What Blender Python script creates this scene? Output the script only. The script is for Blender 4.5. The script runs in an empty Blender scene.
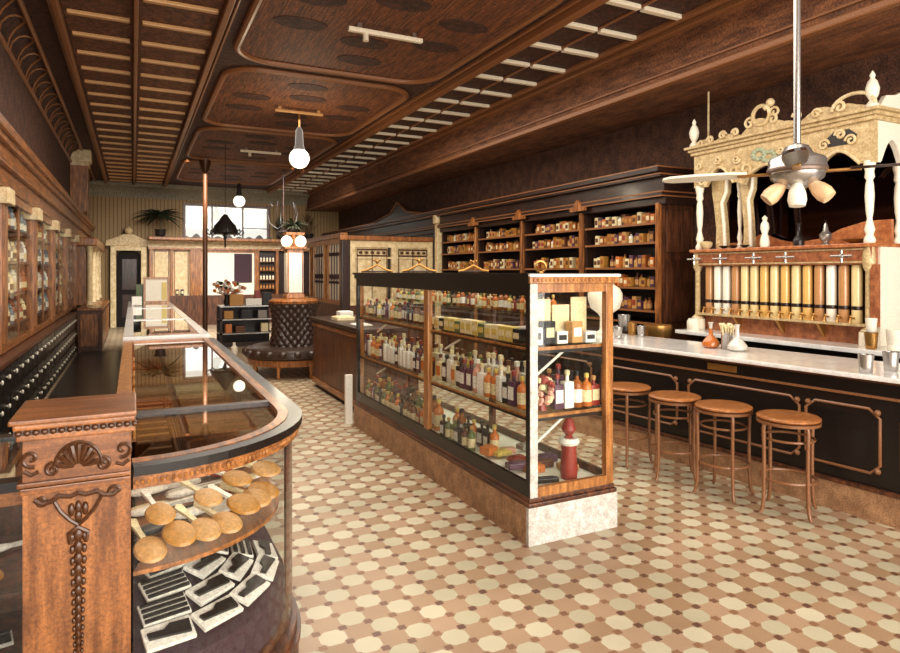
import bpy, bmesh, math, random
from mathutils import Vector, Matrix
random.seed(7)
PI = math.pi
SC = bpy.context.scene
COL = SC.collection
H = 1.7
CEIL = 4.45

# ------------------------------------------------------------------ materials
def nodes(name):
    m = bpy.data.materials.new(name); m.use_nodes = True
    nt = m.node_tree; nt.nodes.clear()
    return m, nt
def N(nt, t, **kw):
    n = nt.nodes.new(t)
    for k, v in kw.items():
        if k in n.inputs: n.inputs[k].default_value = v
        else: setattr(n, k, v)
    return n
def c4(c): return (c[0], c[1], c[2], 1)
def s2l(r, g, b):
    f = lambda v: ((v/255+0.055)/1.055)**2.4 if v/255 > .04045 else v/255/12.92
    return (f(r), f(g), f(b))
def mul(c, k): return tuple(min(1, v*k) for v in c)

def mat(name, col, rough=.5, metal=0, grain=.35, gs=90., bump=0, spec=.5, coat=0, stretch=None, dark=None, emit=0, lo=.38, hi=.66):
    """painted / wooden / metal surface: two-tone noise (stretched for timber) with fine speckle"""
    m, nt = nodes(name)
    out = N(nt, 'ShaderNodeOutputMaterial'); b = N(nt, 'ShaderNodeBsdfPrincipled')
    b.inputs['Roughness'].default_value = rough; b.inputs['Metallic'].default_value = metal
    b.inputs['Specular IOR Level'].default_value = spec; b.inputs['Coat Weight'].default_value = coat
    b.inputs['Coat Roughness'].default_value = .15
    tc = N(nt, 'ShaderNodeTexCoord')
    src = tc.outputs['Object']
    d = dark if dark else mul(col, .45)
    base = None
    if stretch:
        mp = N(nt, 'ShaderNodeMapping'); mp.inputs['Scale'].default_value = stretch
        nt.links.new(src, mp.inputs['Vector'])
        n1 = N(nt, 'ShaderNodeTexNoise', Scale=3.2, Detail=6., Roughness=.62); nt.links.new(mp.outputs[0], n1.inputs['Vector'])
        r1 = N(nt, 'ShaderNodeMapRange'); r1.inputs['From Min'].default_value = lo; r1.inputs['From Max'].default_value = hi
        nt.links.new(n1.outputs['Fac'], r1.inputs['Value'])
        mx = N(nt, 'ShaderNodeMix', data_type='RGBA'); mx.inputs[6].default_value = c4(d); mx.inputs[7].default_value = c4(col)
        nt.links.new(r1.outputs[0], mx.inputs[0]); base = mx.outputs[2]
    n2 = N(nt, 'ShaderNodeTexNoise', Scale=gs, Detail=2., Roughness=.8); nt.links.new(src, n2.inputs['Vector'])
    r2 = N(nt, 'ShaderNodeMapRange'); r2.inputs['From Min'].default_value = .3; r2.inputs['From Max'].default_value = .7
    r2.inputs['To Min'].default_value = 1-grain; r2.inputs['To Max'].default_value = 1+grain
    nt.links.new(n2.outputs['Fac'], r2.inputs['Value'])
    hv = N(nt, 'ShaderNodeHueSaturation')
    nt.links.new(r2.outputs[0], hv.inputs['Value'])
    if base: nt.links.new(base, hv.inputs['Color'])
    else: hv.inputs['Color'].default_value = c4(col)
    nt.links.new(hv.outputs[0], b.inputs['Base Color'])
    if bump:
        bp = N(nt, 'ShaderNodeBump', Strength=bump, Distance=.01); nt.links.new(n2.outputs['Fac'], bp.inputs['Height']); nt.links.new(bp.outputs[0], b.inputs['Normal'])
    if emit:
        b.inputs['Emission Color'].default_value = c4(col); b.inputs['Emission Strength'].default_value = emit
    nt.links.new(b.outputs[0], out.inputs['Surface'])
    return m

def glass_mat(name, tint=(.96, .98, .95), ior=1.5, boost=1.0, rough=.0):
    m, nt = nodes(name)
    out = N(nt, 'ShaderNodeOutputMaterial')
    t = N(nt, 'ShaderNodeBsdfTransparent'); t.inputs['Color'].default_value = c4(tint)
    g = N(nt, 'ShaderNodeBsdfGlossy', Roughness=rough); g.inputs['Color'].default_value = (1, 1, 1, 1)
    f = N(nt, 'ShaderNodeFresnel', IOR=ior)
    ge = N(nt, 'ShaderNodeNewGeometry'); mr = N(nt, 'ShaderNodeMapRange')   # thin pane: same reflectance on both faces
    mr.inputs['To Min'].default_value = ior; mr.inputs['To Max'].default_value = 1/ior
    nt.links.new(ge.outputs['Backfacing'], mr.inputs['Value']); nt.links.new(mr.outputs[0], f.inputs['IOR'])
    mm = N(nt, 'ShaderNodeMath', operation='MULTIPLY', use_clamp=True); mm.inputs[1].default_value = boost
    nt.links.new(f.outputs[0], mm.inputs[0])
    mx = N(nt, 'ShaderNodeMixShader'); nt.links.new(mm.outputs[0], mx.inputs[0])
    nt.links.new(t.outputs[0], mx.inputs[1]); nt.links.new(g.outputs[0], mx.inputs[2])
    nt.links.new(mx.outputs[0], out.inputs['Surface'])
    return m

def floor_mat():
    m, nt = nodes('tiled_floor')
    out = N(nt, 'ShaderNodeOutputMaterial'); b = N(nt, 'ShaderNodeBsdfPrincipled', Roughness=.42)
    tc = N(nt, 'ShaderNodeTexCoord'); sp = N(nt, 'ShaderNodeSeparateXYZ'); nt.links.new(tc.outputs['Object'], sp.inputs[0])
    L = nt.links.new
    def M(op, a, bb=None, clamp=False):
        n = N(nt, 'ShaderNodeMath', operation=op, use_clamp=clamp)
        for i, v in enumerate((a, bb)):
            if v is None: continue
            if isinstance(v, (int, float)): n.inputs[i].default_value = v
            else: L(v, n.inputs[i])
        return n.outputs[0]
    P = .128
    u = M('DIVIDE', sp.outputs[0], P); v = M('DIVIDE', sp.outputs[1], P*.96)
    fu = M('FLOOR', u); fv = M('FLOOR', v)
    lu = M('ABSOLUTE', M('SUBTRACT', M('SUBTRACT', u, fu), .5)); lv = M('ABSOLUTE', M('SUBTRACT', M('SUBTRACT', v, fv), .5))
    par = M('ABSOLUTE', M('MODULO', M('ADD', fu, fv), 2.0))
    par = M('GREATER_THAN', par, .5)
    # octagon distance
    octd = M('MAXIMUM', M('MAXIMUM', lu, lv), M('MULTIPLY', M('ADD', lu, lv), .69))
    cream = M('MULTIPLY', M('LESS_THAN', octd, .492), par)
    # dots sit at the cell corners
    du = M('SUBTRACT', .5, lu); dv = M('SUBTRACT', .5, lv)
    dot = M('LESS_THAN', M('MAXIMUM', du, dv), .15)
    wn = N(nt, 'ShaderNodeTexWhiteNoise', noise_dimensions='2D'); cb = N(nt, 'ShaderNodeCombineXYZ'); L(fu, cb.inputs[0]); L(fv, cb.inputs[1]); L(cb.outputs[0], wn.inputs['Vector'])
    def ramp(fac, ca, cc):
        x = N(nt, 'ShaderNodeMix', data_type='RGBA'); L(fac, x.inputs[0])
        for i, q in ((6, ca), (7, cc)):
            if isinstance(q, tuple): x.inputs[i].default_value = c4(q)
            else: L(q, x.inputs[i])
        return x.outputs[2]
    creamc = ramp(wn.outputs['Value'], s2l(180, 172, 146), s2l(200, 191, 166))
    tanc = ramp(wn.outputs['Value'], s2l(156, 128, 98), s2l(176, 148, 122))
    du2 = M('FLOOR', M('ADD', u, .5)); dv2 = M('FLOOR', M('ADD', v, .5))
    w2 = N(nt, 'ShaderNodeTexWhiteNoise', noise_dimensions='2D'); cb2 = N(nt, 'ShaderNodeCombineXYZ'); L(du2, cb2.inputs[0]); L(dv2, cb2.inputs[1]); L(cb2.outputs[0], w2.inputs['Vector'])
    dotc = ramp(w2.outputs['Value'], s2l(100, 68, 54), s2l(146, 108, 80))
    base = ramp(cream, tanc, creamc)
    base = ramp(dot, base, dotc)
    n1 = N(nt, 'ShaderNodeTexNoise', Scale=1.1, Detail=3.); L(tc.outputs['Object'], n1.inputs['Vector'])
    n2 = N(nt, 'ShaderNodeTexNoise', Scale=210., Detail=3., Roughness=.8); L(tc.outputs['Object'], n2.inputs['Vector'])
    r = N(nt, 'ShaderNodeMapRange'); r.inputs['From Min'].default_value = .25; r.inputs['From Max'].default_value = .75; r.inputs['To Min'].default_value = .6; r.inputs['To Max'].default_value = 1.4
    L(M('MULTIPLY', M('ADD', n1.outputs['Fac'], n2.outputs['Fac']), .5), r.inputs['Value'])
    hv = N(nt, 'ShaderNodeHueSaturation'); L(r.outputs[0], hv.inputs['Value']); L(base, hv.inputs['Color'])
    L(hv.outputs[0], b.inputs['Base Color']); L(b.outputs[0], out.inputs['Surface'])
    return m

def panel_mat(name, c1, c2, period=.09, axis=0):
    """beaded boarding: fine grooves across one axis"""
    m, nt = nodes(name); L = nt.links.new
    out = N(nt, 'ShaderNodeOutputMaterial'); b = N(nt, 'ShaderNodeBsdfPrincipled', Roughness=.6)
    tc = N(nt, 'ShaderNodeTexCoord'); sp = N(nt, 'ShaderNodeSeparateXYZ'); L(tc.outputs['Object'], sp.inputs[0])
    a = N(nt, 'ShaderNodeMath', operation='MULTIPLY'); L(sp.outputs[axis], a.inputs[0]); a.inputs[1].default_value = 1/period
    f = N(nt, 'ShaderNodeMath', operation='FRACT'); L(a.outputs[0], f.inputs[0])
    g = N(nt, 'ShaderNodeMath', operation='LESS_THAN'); L(f.outputs[0], g.inputs[0]); g.inputs[1].default_value = .22
    n2 = N(nt, 'ShaderNodeTexNoise', Scale=40., Detail=3.); L(tc.outputs['Object'], n2.inputs['Vector'])
    r = N(nt, 'ShaderNodeMapRange'); r.inputs['To Min'].default_value = .5; r.inputs['To Max'].default_value = 1.5; L(n2.outputs['Fac'], r.inputs['Value'])
    mx = N(nt, 'ShaderNodeMix', data_type='RGBA'); L(g.outputs[0], mx.inputs[0]); mx.inputs[6].default_value = c4(c1); mx.inputs[7].default_value = c4(c2)
    hv = N(nt, 'ShaderNodeHueSaturation'); L(r.outputs[0], hv.inputs['Value']); L(mx.outputs[2], hv.inputs['Color'])
    L(hv.outputs[0], b.inputs['Base Color']); L(b.outputs[0], out.inputs['Surface'])
    return m

def emis(name, col, s):
    m, nt = nodes(name); out = N(nt, 'ShaderNodeOutputMaterial'); e = N(nt, 'ShaderNodeEmission', Strength=s); e.inputs['Color'].default_value = c4(col)
    nt.links.new(e.outputs[0], out.inputs['Surface']); return m

VZ = (9, 9, 1.1); HY = (9, 1.1, 9); HX = (1.1, 9, 9)
OAK = s2l(186, 122, 66); OAKD = s2l(110, 66, 32)
M = dict(
    floor=floor_mat(),
    oak=mat('oak_wood', OAK, .38, stretch=VZ, dark=OAKD, grain=.3, coat=.3),
    oakx=mat('oak_wood_across', OAK, .35, stretch=HX, dark=OAKD, grain=.3, coat=.3),
    oaky=mat('oak_wood_along', OAK, .35, stretch=HY, dark=OAKD, grain=.3, coat=.3),
    oakcarve=mat('carved_dark_oak', s2l(84, 50, 26), .35, grain=.4, coat=.3),
    oakp=mat('pilaster_oak', s2l(166, 108, 60), .4, stretch=VZ, dark=s2l(110, 66, 34), grain=.35, coat=.3), oakpx=mat('pilaster_oak_across', s2l(170, 110, 62), .36, stretch=HX, dark=s2l(116, 70, 36), grain=.3, coat=.3),
    honey=mat('honey_wood', s2l(196, 138, 78), .35, stretch=VZ, dark=s2l(140, 88, 44), grain=.25, coat=.3),
    brown=mat('brown_wood', s2l(118, 72, 44), .45, stretch=VZ, dark=s2l(64, 36, 22), grain=.4, coat=.2),
    browny=mat('brown_wood_along', s2l(118, 72, 44), .45, stretch=HY, dark=s2l(64, 36, 22), grain=.4, coat=.2),
    plinth=mat('pinkish_brown_stone', s2l(184, 144, 108), .5, stretch=(3, 3, 3), dark=s2l(148, 112, 82), grain=.4),
    dark=mat('dark_walnut', s2l(66, 38, 26), .4, stretch=VZ, dark=s2l(32, 18, 14), grain=.5, coat=.2),
    darky=mat('dark_walnut_along', s2l(66, 38, 26), .4, stretch=HY, dark=s2l(32, 18, 14), grain=.5, coat=.2),
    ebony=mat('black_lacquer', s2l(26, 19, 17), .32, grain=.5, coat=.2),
    ceil=mat('ceiling_panel_brown', s2l(128, 84, 56), .7, stretch=(4, 4, 4), dark=s2l(78, 48, 34), grain=.6, gs=45),
    ceild=mat('ceiling_dark_brown', s2l(92, 58, 42), .75, stretch=(4, 4, 4), dark=s2l(56, 35, 27), grain=.6, gs=45),
    ceilr=mat('ceiling_reeded_brown', s2l(150, 92, 54), .7, stretch=(26, 1.2, 3), dark=s2l(66, 40, 28), grain=.5, gs=45),
    rib=mat('ceiling_rib_tan', s2l(196, 150, 98), .4, grain=.25),
    ribw=mat('ceiling_rib_pale', s2l(228, 214, 190), .35, grain=.2),
    mould=mat('ceiling_moulding', s2l(142, 94, 58), .4, grain=.35),
    wallr=mat('dark_brown_wall', s2l(100, 66, 48), .85, stretch=(2, 2, 2), dark=s2l(70, 45, 34), grain=.7, gs=40),
    beam=mat('bulkhead_brown', s2l(146, 96, 62), .7, stretch=(3, 1, 5), dark=s2l(96, 60, 40), grain=.6, gs=40),
    board=panel_mat('olive_boarding', s2l(162, 132, 88), s2l(116, 88, 56), .11),
    cove=mat('grey_cove_plaster', s2l(150, 142, 122), .8, grain=.3, gs=20),
    cream=mat('cream_paint', s2l(232, 214, 176), .5, stretch=(3, 3, 3), dark=s2l(204, 178, 132), grain=.18),
    ivory=mat('ivory_enamel', s2l(240, 232, 214), .35, grain=.12),
    gilt=mat('gilt_cream_plaster', s2l(218, 196, 152), .45, stretch=(6, 6, 6), dark=s2l(188, 160, 116), grain=.25, gs=60),
    onyx1=mat('cream_onyx', s2l(236, 214, 160), .2, grain=.06, coat=.5), onyx2=mat('honey_onyx', s2l(230, 186, 112), .2, grain=.06, coat=.5), onyx3=mat('tan_onyx', s2l(196, 146, 98), .2, grain=.08, coat=.5), onyx4=mat('white_onyx', s2l(244, 238, 222), .2, grain=.05, coat=.5),
    verd=mat('pale_green_relief', s2l(172, 178, 150), .5, grain=.25),
    marble=mat('white_marble', s2l(244, 242, 238), .2, stretch=(3, 3, 3), dark=s2l(224, 221, 218), grain=.08, coat=.4),
    redmarble=mat('rust_red_marble', s2l(186, 122, 82), .3, stretch=(5, 5, 5), dark=s2l(138, 84, 56), grain=.3, coat=.4),
    orangemarble=mat('orange_onyx', s2l(204, 136, 84), .3, stretch=(6, 6, 6), dark=s2l(164, 96, 58), grain=.25, coat=.4),
    brass=mat('aged_brass', s2l(176, 132, 74), .32, metal=.7, grain=.25),
    bent=mat('bentwood_brown', s2l(138, 94, 62), .35, grain=.3, coat=.3),
    seat=mat('polished_tan_seat', s2l(184, 122, 70), .32, stretch=(2, 12, 3), dark=s2l(146, 92, 50), grain=.2, coat=.5),
    silver=mat('nickel_silver', s2l(184, 180, 176), .26, metal=.8, grain=.1),
    steel=mat('painted_iron', s2l(120, 100, 88), .4, metal=.4, grain=.2),
    leather=mat('dark_tufted_leather', s2l(64, 48, 40), .4, grain=.3, coat=.3),
    mirror=mat('dark_mirror', s2l(150, 140, 130), .05, metal=1.0, grain=.02),
    mirrord=mat('dim_mirror', s2l(64, 50, 52), .06, metal=1.0, grain=.05),
    stone=mat('pale_veined_marble', s2l(222, 214, 206), .4, stretch=(5, 5, 5), dark=s2l(190, 182, 174), grain=.25, gs=70),
    glass=glass_mat('clear_glass', tint=(.985, .99, .98), boost=.5),
    cabglass=glass_mat('cabinet_glass', tint=(.97, .97, .95), boost=.3),
    shelfglass=glass_mat('shelf_glass', tint=(.86, .9, .86), boost=.3),
    topglass=glass_mat('polished_top_glass', tint=(.97, .95, .9), boost=1.45),
    pane=glass_mat('window_pane', tint=(.97, .97, .94), boost=.5),
    globe=mat('opal_globe', (1, .96, .82), .3, grain=.02, emit=1.0),
    shade=mat('peach_lamp_glass', s2l(226, 190, 150), .35, grain=.06),
    leaf=mat('dark_green_leaf', s2l(52, 58, 36), .5, grain=.4),
    dryleaf=mat('dry_brown_leaf', s2l(96, 74, 46), .6, grain=.4),
    pot=mat('dark_glazed_pot', s2l(44, 36, 34), .3, grain=.3),
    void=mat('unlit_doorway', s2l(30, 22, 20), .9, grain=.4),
    curtain=mat('lilac_dark_cloth', s2l(70, 48, 56), .8, grain=.4),
    paper=mat('white_paper', s2l(236, 230, 218), .7, grain=.12),
)
def flat(name, rgb, rough=.45, grain=.22, coat=.2): return mat(name, s2l(*rgb), rough, grain=grain, coat=coat, gs=70)
PAL = {k: flat(k.replace(' ', '_') + '_goods', v) for k, v in {
    'amber': (160, 92, 38), 'tan': (196, 150, 92), 'cream': (230, 214, 172), 'white': (240, 236, 226), 'brown': (104, 60, 36), 'plum': (92, 58, 78),
    'green': (96, 112, 66), 'black': (30, 25, 24), 'orange': (206, 122, 58), 'yellow': (214, 190, 104), 'red': (150, 56, 44), 'grey': (148, 140, 130),
    'pink': (214, 160, 140), 'blue grey': (120, 130, 140), 'ochre': (184, 132, 60)}.items()}

# ------------------------------------------------------------------ geometry helpers
class MB:
    def __init__(s): s.bm = bmesh.new(); s.mi = 0
    def _fin(s, faces):
        for f in faces: f.material_index = s.mi
    def box(s, x0, x1, y0, y1, z0, z1, bevel=0, rot=None):
        vs = [s.bm.verts.new((x, y, z)) for x in (x0, x1) for y in (y0, y1) for z in (z0, z1)]
        fs = [s.bm.faces.new([vs[i] for i in q]) for q in ((0, 1, 3, 2), (4, 6, 7, 5), (0, 4, 5, 1), (2, 3, 7, 6), (0, 2, 6, 4), (1, 5, 7, 3))]
        if rot: bmesh.ops.transform(s.bm, matrix=rot, verts=vs)
        if bevel:
            es = list({e for f in fs for e in f.edges})
            r = bmesh.ops.bevel(s.bm, geom=es, offset=bevel, segments=2, affect='EDGES', profile=.6)
            fs = [f for f in fs if f.is_valid] + r['faces']
        s._fin(fs); return s
    def grid(s, rows, closed_u=False, closed_v=False, cap=True):
        """rows: list of rings of points"""
        R = [[s.bm.verts.new(p) for p in row] for row in rows]
        n = len(R[0]); fs = []
        for i in range(len(R) - (0 if closed_v else 1)):
            A, B = R[i], R[(i+1) % len(R)]
            for j in range(n - (0 if closed_u else 1)):
                k = (j+1) % n
                try: fs.append(s.bm.faces.new((A[j], A[k], B[k], B[j])))
                except ValueError: pass
        if cap and closed_u and not closed_v:
            for q in (R[0][::-1], R[-1]):
                try: fs.append(s.bm.faces.new(q))
                except ValueError: pass
        s._fin(fs); return s
    def lathe(s, prof, c=(0, 0, 0), seg=14, axis='z', sx=1, sy=1):
        rows = []
        for r, z in prof:
            r = max(r, .0004)
            ring = []
            for k in range(seg):
                a = 2*PI*k/seg; x, y = r*math.cos(a)*sx, r*math.sin(a)*sy
                p = (x, y, z) if axis == 'z' else ((z, x, y) if axis == 'x' else (y, z, x))
                ring.append((p[0]+c[0], p[1]+c[1], p[2]+c[2]))
            rows.append(ring)
        return s.grid(rows, closed_u=True)
    def tube(s, pts, r, seg=8, closed=False):
        pts = [Vector(p) for p in pts]; n = len(pts)
        rr = r if isinstance(r, (list, tuple)) else [r]*n
        rows = []; up = None
        for i, p in enumerate(pts):
            if closed: t = pts[(i+1) % n]-pts[i-1]
            else: t = pts[min(i+1, n-1)]-pts[max(i-1, 0)]
            t.normalize()
            if up is None:
                up = Vector((0, 0, 1)) if abs(t.z) < .9 else Vector((1, 0, 0))
            a = t.cross(up); 
            if a.length < 1e-5: a = t.cross(Vector((0, 1, 0)))
            a.normalize(); b = a.cross(t); b.normalize(); up = b
            rows.append([p + (a*math.cos(2*PI*k/seg)+b*math.sin(2*PI*k/seg))*rr[i] for k in range(seg)])
        return s.grid(rows, closed_u=True, closed_v=closed)
    def prism(s, poly, plane, a, b):
        def P(u, v, w): return {'xy': (u, v, w), 'xz': (u, w, v), 'yz': (w, u, v)}[plane]
        A = [s.bm.verts.new(P(u, v, a)) for u, v in poly]; B = [s.bm.verts.new(P(u, v, b)) for u, v in poly]
        fs = [s.bm.faces.new(A[::-1]), s.bm.faces.new(B)]
        for i in range(len(poly)):
            j = (i+1) % len(poly); fs.append(s.bm.faces.new((A[i], A[j], B[j], B[i])))
        s._fin(fs); return s
    def ball(s, c, r, seg=12, rings=8):
        rx, ry, rz = r if isinstance(r, (list, tuple)) else (r, r, r)
        rows = [[(c[0]+rx*math.sin(PI*i/rings)*math.cos(2*PI*k/seg), c[1]+ry*math.sin(PI*i/rings)*math.sin(2*PI*k/seg), c[2]-rz*math.cos(PI*i/rings)) for k in range(seg)] for i in range(rings+1)]
        rows[0] = [(c[0]+.0003*math.cos(2*PI*k/seg), c[1]+.0003*math.sin(2*PI*k/seg), c[2]-rz) for k in range(seg)]
        rows[-1] = [(c[0]+.0003*math.cos(2*PI*k/seg), c[1]+.0003*math.sin(2*PI*k/seg), c[2]+rz) for k in range(seg)]
        return s.grid(rows, closed_u=True)
    def sweep(s, path, o0, o1, z0, z1, closed=False):
        """rectangular section swept along a 2-D path, offset to the path's left by o0..o1"""
        n = len(path); rows = []
        for i in range(n):
            p = Vector(path[i])
            a = Vector(path[i-1]) if (i > 0 or closed) else None; b = Vector(path[(i+1) % n]) if (i < n-1 or closed) else None
            def nrm(u, v): d = (v-u).normalized(); return Vector((-d.y, d.x))
            if a is None: nn = nrm(p, b); k = 1
            elif b is None: nn = nrm(a, p); k = 1
            else:
                n1, n2 = nrm(a, p), nrm(p, b); nn = (n1+n2).normalized(); k = 1/max(.35, nn.dot(n1))
            q0 = p+nn*o0*k; q1 = p+nn*o1*k
            rows.append([(q0.x, q0.y, z0), (q1.x, q1.y, z0), (q1.x, q1.y, z1), (q0.x, q0.y, z1)])
        return s.grid(rows, closed_u=True, closed_v=closed)
    def xf(s, m): bmesh.ops.transform(s.bm, matrix=m, verts=s.bm.verts[:]); return s
    def build(s, name, m, parent=None, off=None, smooth=False, kind=None):
        bm = s.bm
        if off is not None: bmesh.ops.translate(bm, vec=-Vector(off), verts=bm.verts[:])
        bmesh.ops.recalc_face_normals(bm, faces=bm.faces[:])
        me = bpy.data.meshes.new(name); bm.to_mesh(me); bm.free()
        for q in (m if isinstance(m, (list, tuple)) else [m]): me.materials.append(q)
        if smooth:
            for p in me.polygons: p.use_smooth = True
            try: me.set_sharp_from_angle(angle=math.radians(42))
            except Exception: pass
        o = bpy.data.objects.new(name, me); COL.objects.link(o)
        if parent is not None: o.parent = parent
        if kind: o['kind'] = kind
        return o

ORG = {}
def only_mesh(o):
    me = o.data; bpy.data.objects.remove(o); return me
def tag(o, label, cat, group=None):
    o['label'] = label; o['category'] = cat
    if group: o['group'] = group
    return o
def thing(name, label, cat, loc=(0, 0, 0), group=None, rotz=0):
    o = bpy.data.objects.new(name, None); COL.objects.link(o); o.location = loc; o.rotation_euler = (0, 0, rotz); o.empty_display_size = .1
    ORG[o.name] = (0, 0, 0) if rotz else loc
    return tag(o, label, cat, group)
def root_of(o):
    while o.parent: o = o.parent
    return o
def part(name, mb, m, parent, smooth=False, label=None, kind=None):
    """mb in world coordinates unless the thing was made at the origin / rotated (then local)"""
    o = mb.build(name, m, parent, off=ORG[root_of(parent).name], smooth=smooth, kind=kind)
    if label: o['label'] = label
    return o
def solo(name, mb, m, label, cat, loc=(0, 0, 0), group=None, smooth=False):
    o = mb.build(name, m, None, off=loc, smooth=smooth); o.location = loc
    return tag(o, label, cat, group)
def struct(name, mb, m, parent=None, smooth=False):
    o = mb.build(name, m, parent, smooth=smooth)
    if parent is None: o['kind'] = 'structure'
    return o
def copy_tree(o, parent=None):
    c = o.copy(); COL.objects.link(c); c.parent = parent
    for ch in o.children: copy_tree(ch, c)
    return c
ORDS = 'first second third fourth fifth sixth seventh eighth ninth tenth eleventh twelfth thirteenth fourteenth fifteenth sixteenth seventeenth eighteenth nineteenth twentieth'.split()
def ordn(i):
    if i < 20: return ORDS[i]
    t = ('twenty', 'thirty', 'forty')[(i+1)//10-2]
    return t+'-'+ORDS[(i+1) % 10-1] if (i+1) % 10 else {29: 'thirtieth', 39: 'fortieth'}[i]

def arc(cx, cy, r, a0, a1, n=10, ry=None):
    ry = ry or r
    return [(cx+r*math.cos(a0+(a1-a0)*i/n), cy+ry*math.sin(a0+(a1-a0)*i/n)) for i in range(n+1)]
def spiral(c, r0, turns, start, plane, w, n=22, sgn=1):
    pts = []
    for i in range(n+1):
        t = i/n; r = r0*(1-.85*t); a = start+sgn*turns*2*PI*t
        u, v = c[0]+r*math.cos(a), c[1]+r*math.sin(a)
        pts.append({'xz': (u, w, v), 'yz': (w, u, v)}[plane])
    return pts

# ================================================================== THE ROOM
BACK = 22.2; XL = -1.4; XR = 6.6
struct('floor', MB().box(XL-.2, XR+.2, -2.6, BACK+.2, -.1, 0), M['floor'])
struct('floor', MB().box(-1.02, -.1, 2.98, 15.4, 0, .012), M['ebony'])  # dark aisle boards; their black also puts in the shadow there
struct('ceiling', MB().box(XL-.2, XR+.2, -2.6, BACK+.2, CEIL, CEIL+.1), M['ceild'])
struct('wall_left', MB().box(XL-.2, XL, -2.6, BACK+.2, 0, CEIL), M['wallr'])
struct('wall_right', MB().box(XR, XR+.2, -2.6, BACK+.2, 0, CEIL), M['wallr'])
WX0, WX1, WZ0, WZ1 = 1.52, 4.12, 2.80, 3.86
b = MB().box(XL, XR, BACK, BACK+.2, 0, WZ0).box(XL, XR, BACK, BACK+.2, WZ1, CEIL).box(XL, WX0, BACK, BACK+.2, WZ0, WZ1).box(WX1, XR, BACK, BACK+.2, WZ0, WZ1)
struct('wall_back', b, M['board'])
# back transom window
b = MB()
w = .07
b.box(WX0-w, WX1+w, BACK-.05, BACK+.06, WZ1, WZ1+w).box(WX0-w, WX1+w, BACK-.05, BACK+.06, WZ0-w, WZ0).box(WX0-w, WX0, BACK-.05, BACK+.06, WZ0, WZ1).box(WX1, WX1+w, BACK-.05, BACK+.06, WZ0, WZ1)
for x in (2.33, 3.30): b.box(x-.022, x+.022, BACK+.0, BACK+.05, WZ0, WZ1)
b.box(3.30, WX1, BACK+.01, BACK+.04, 3.15, 3.18)
wf = struct('window_1', b, M['brown'])
struct('pane', MB().box(WX0, WX1, BACK+.05, BACK+.058, WZ0, WZ1), M['pane'], wf)
b = MB()
prof = [(BACK, 4.02), (BACK-.04, 4.1), (BACK-.12, 4.2), (BACK-.24, 4.28), (BACK-.42, 4.33), (BACK-.42, 4.45), (BACK, 4.45)]
b.prism(prof, 'yz', XL, XR); struct('trim_1', b, M['cove'])
# ceiling bands: left and right coffers with ribs, moulded frames
def ribs(name, xs, m, y0=.92, n=31, z=.05, dep=.07):
    b = MB()
    for k in range(n):
        y = y0+.68*k
        if y > BACK-.5: break
        for a, c in xs:
            b.box(a, c, y-dep/2, y+dep/2, CEIL-z, CEIL+.0, bevel=.012)
    struct(name, b, m)
ribs('trim_2', [(-.62, -.03), (.09, .8)], M['rib'])
ribs('trim_3', [(4.15, 4.67), (4.71, 5.24)], M['ribw'], dep=.075)  # same ribs as the left, paler colour standing in for window light
b = MB()
for x, wd, dp in ((-.7, .07, .1), (-.76, .03, .05), (.03, .05, .09), (.87, .07, .1), (.95, .03, .05), (4.08, .12, .12), (3.98, .04, .05), (4.69, .03, .03), (5.27, .07, .06)):
    b.box(x-wd/2, x+wd/2, -2, BACK, CEIL-dp, CEIL, bevel=.012)
struct('trim_4', b, M['mould'])
struct('trim_5', MB().box(-.655, -.0, -2, BACK-.4, CEIL-.012, CEIL).box(.06, .83, -2, BACK-.4, CEIL-.012, CEIL), M['ceil'])
# moulded centre panels
def rrect(x0, x1, y0, y1, r):
    p = []
    for cx, cy, a in ((x1-r, y0+r, -PI/2), (x1-r, y1-r, 0), (x0+r, y1-r, PI/2), (x0+r, y0+r, PI)):
        p += arc(cx, cy, r, a, a+PI/2, 8)
    return p
fr = MB(); fl = MB(); ov = MB()
for i, (y0, y1) in enumerate(((.9, 4.5), (4.8, 8.45), (8.8, 12.4), (12.7, 16.3), (16.6, 20.3))):
    rp = rrect(1.12, 3.82, y0, y1, .5)
    fr.tube([(x, y, CEIL-.02) for x, y in rp], .045, 8, closed=True)
    rp2 = rrect(1.06, 3.88, y0-.07, y1+.07, .55)
    fl.prism(rrect(1.14, 3.80, y0+.03, y1-.03, .48), 'xy', CEIL-.015, CEIL)
    cy = (y0+y1)/2
    for dx, dy in ((-.82, .36), (-.82, -.36), (0, .62), (0, -.62), (.82, .36), (.82, -.36), (.15, 1.25), (-.15, -1.25)):
        ov.prism([(2.47+dx+.3*math.cos(a), cy+dy+.17*math.sin(a)) for a in [2*PI*k/20 for k in range(20)]], 'xy', CEIL-.022, CEIL-.014)
struct('trim_6', fr, M['mould'], smooth=True); struct('trim_7', fl, M['ceilr']); struct('trim_8', ov, M['ceild'])
# right bulkhead with mouldings
struct('trim_9', MB().box(5.45, XR, -2.6, BACK, 3.85, CEIL), M['beam'])
struct('trim_10', MB().box(5.38, 5.5, -2.6, BACK, 4.36, CEIL, bevel=.02).box(5.41, 5.5, -2.6, BACK, 3.83, 3.9, bevel=.015).box(5.425, 5.5, -2.6, BACK, 3.96, 3.98), M['mould'])
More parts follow.
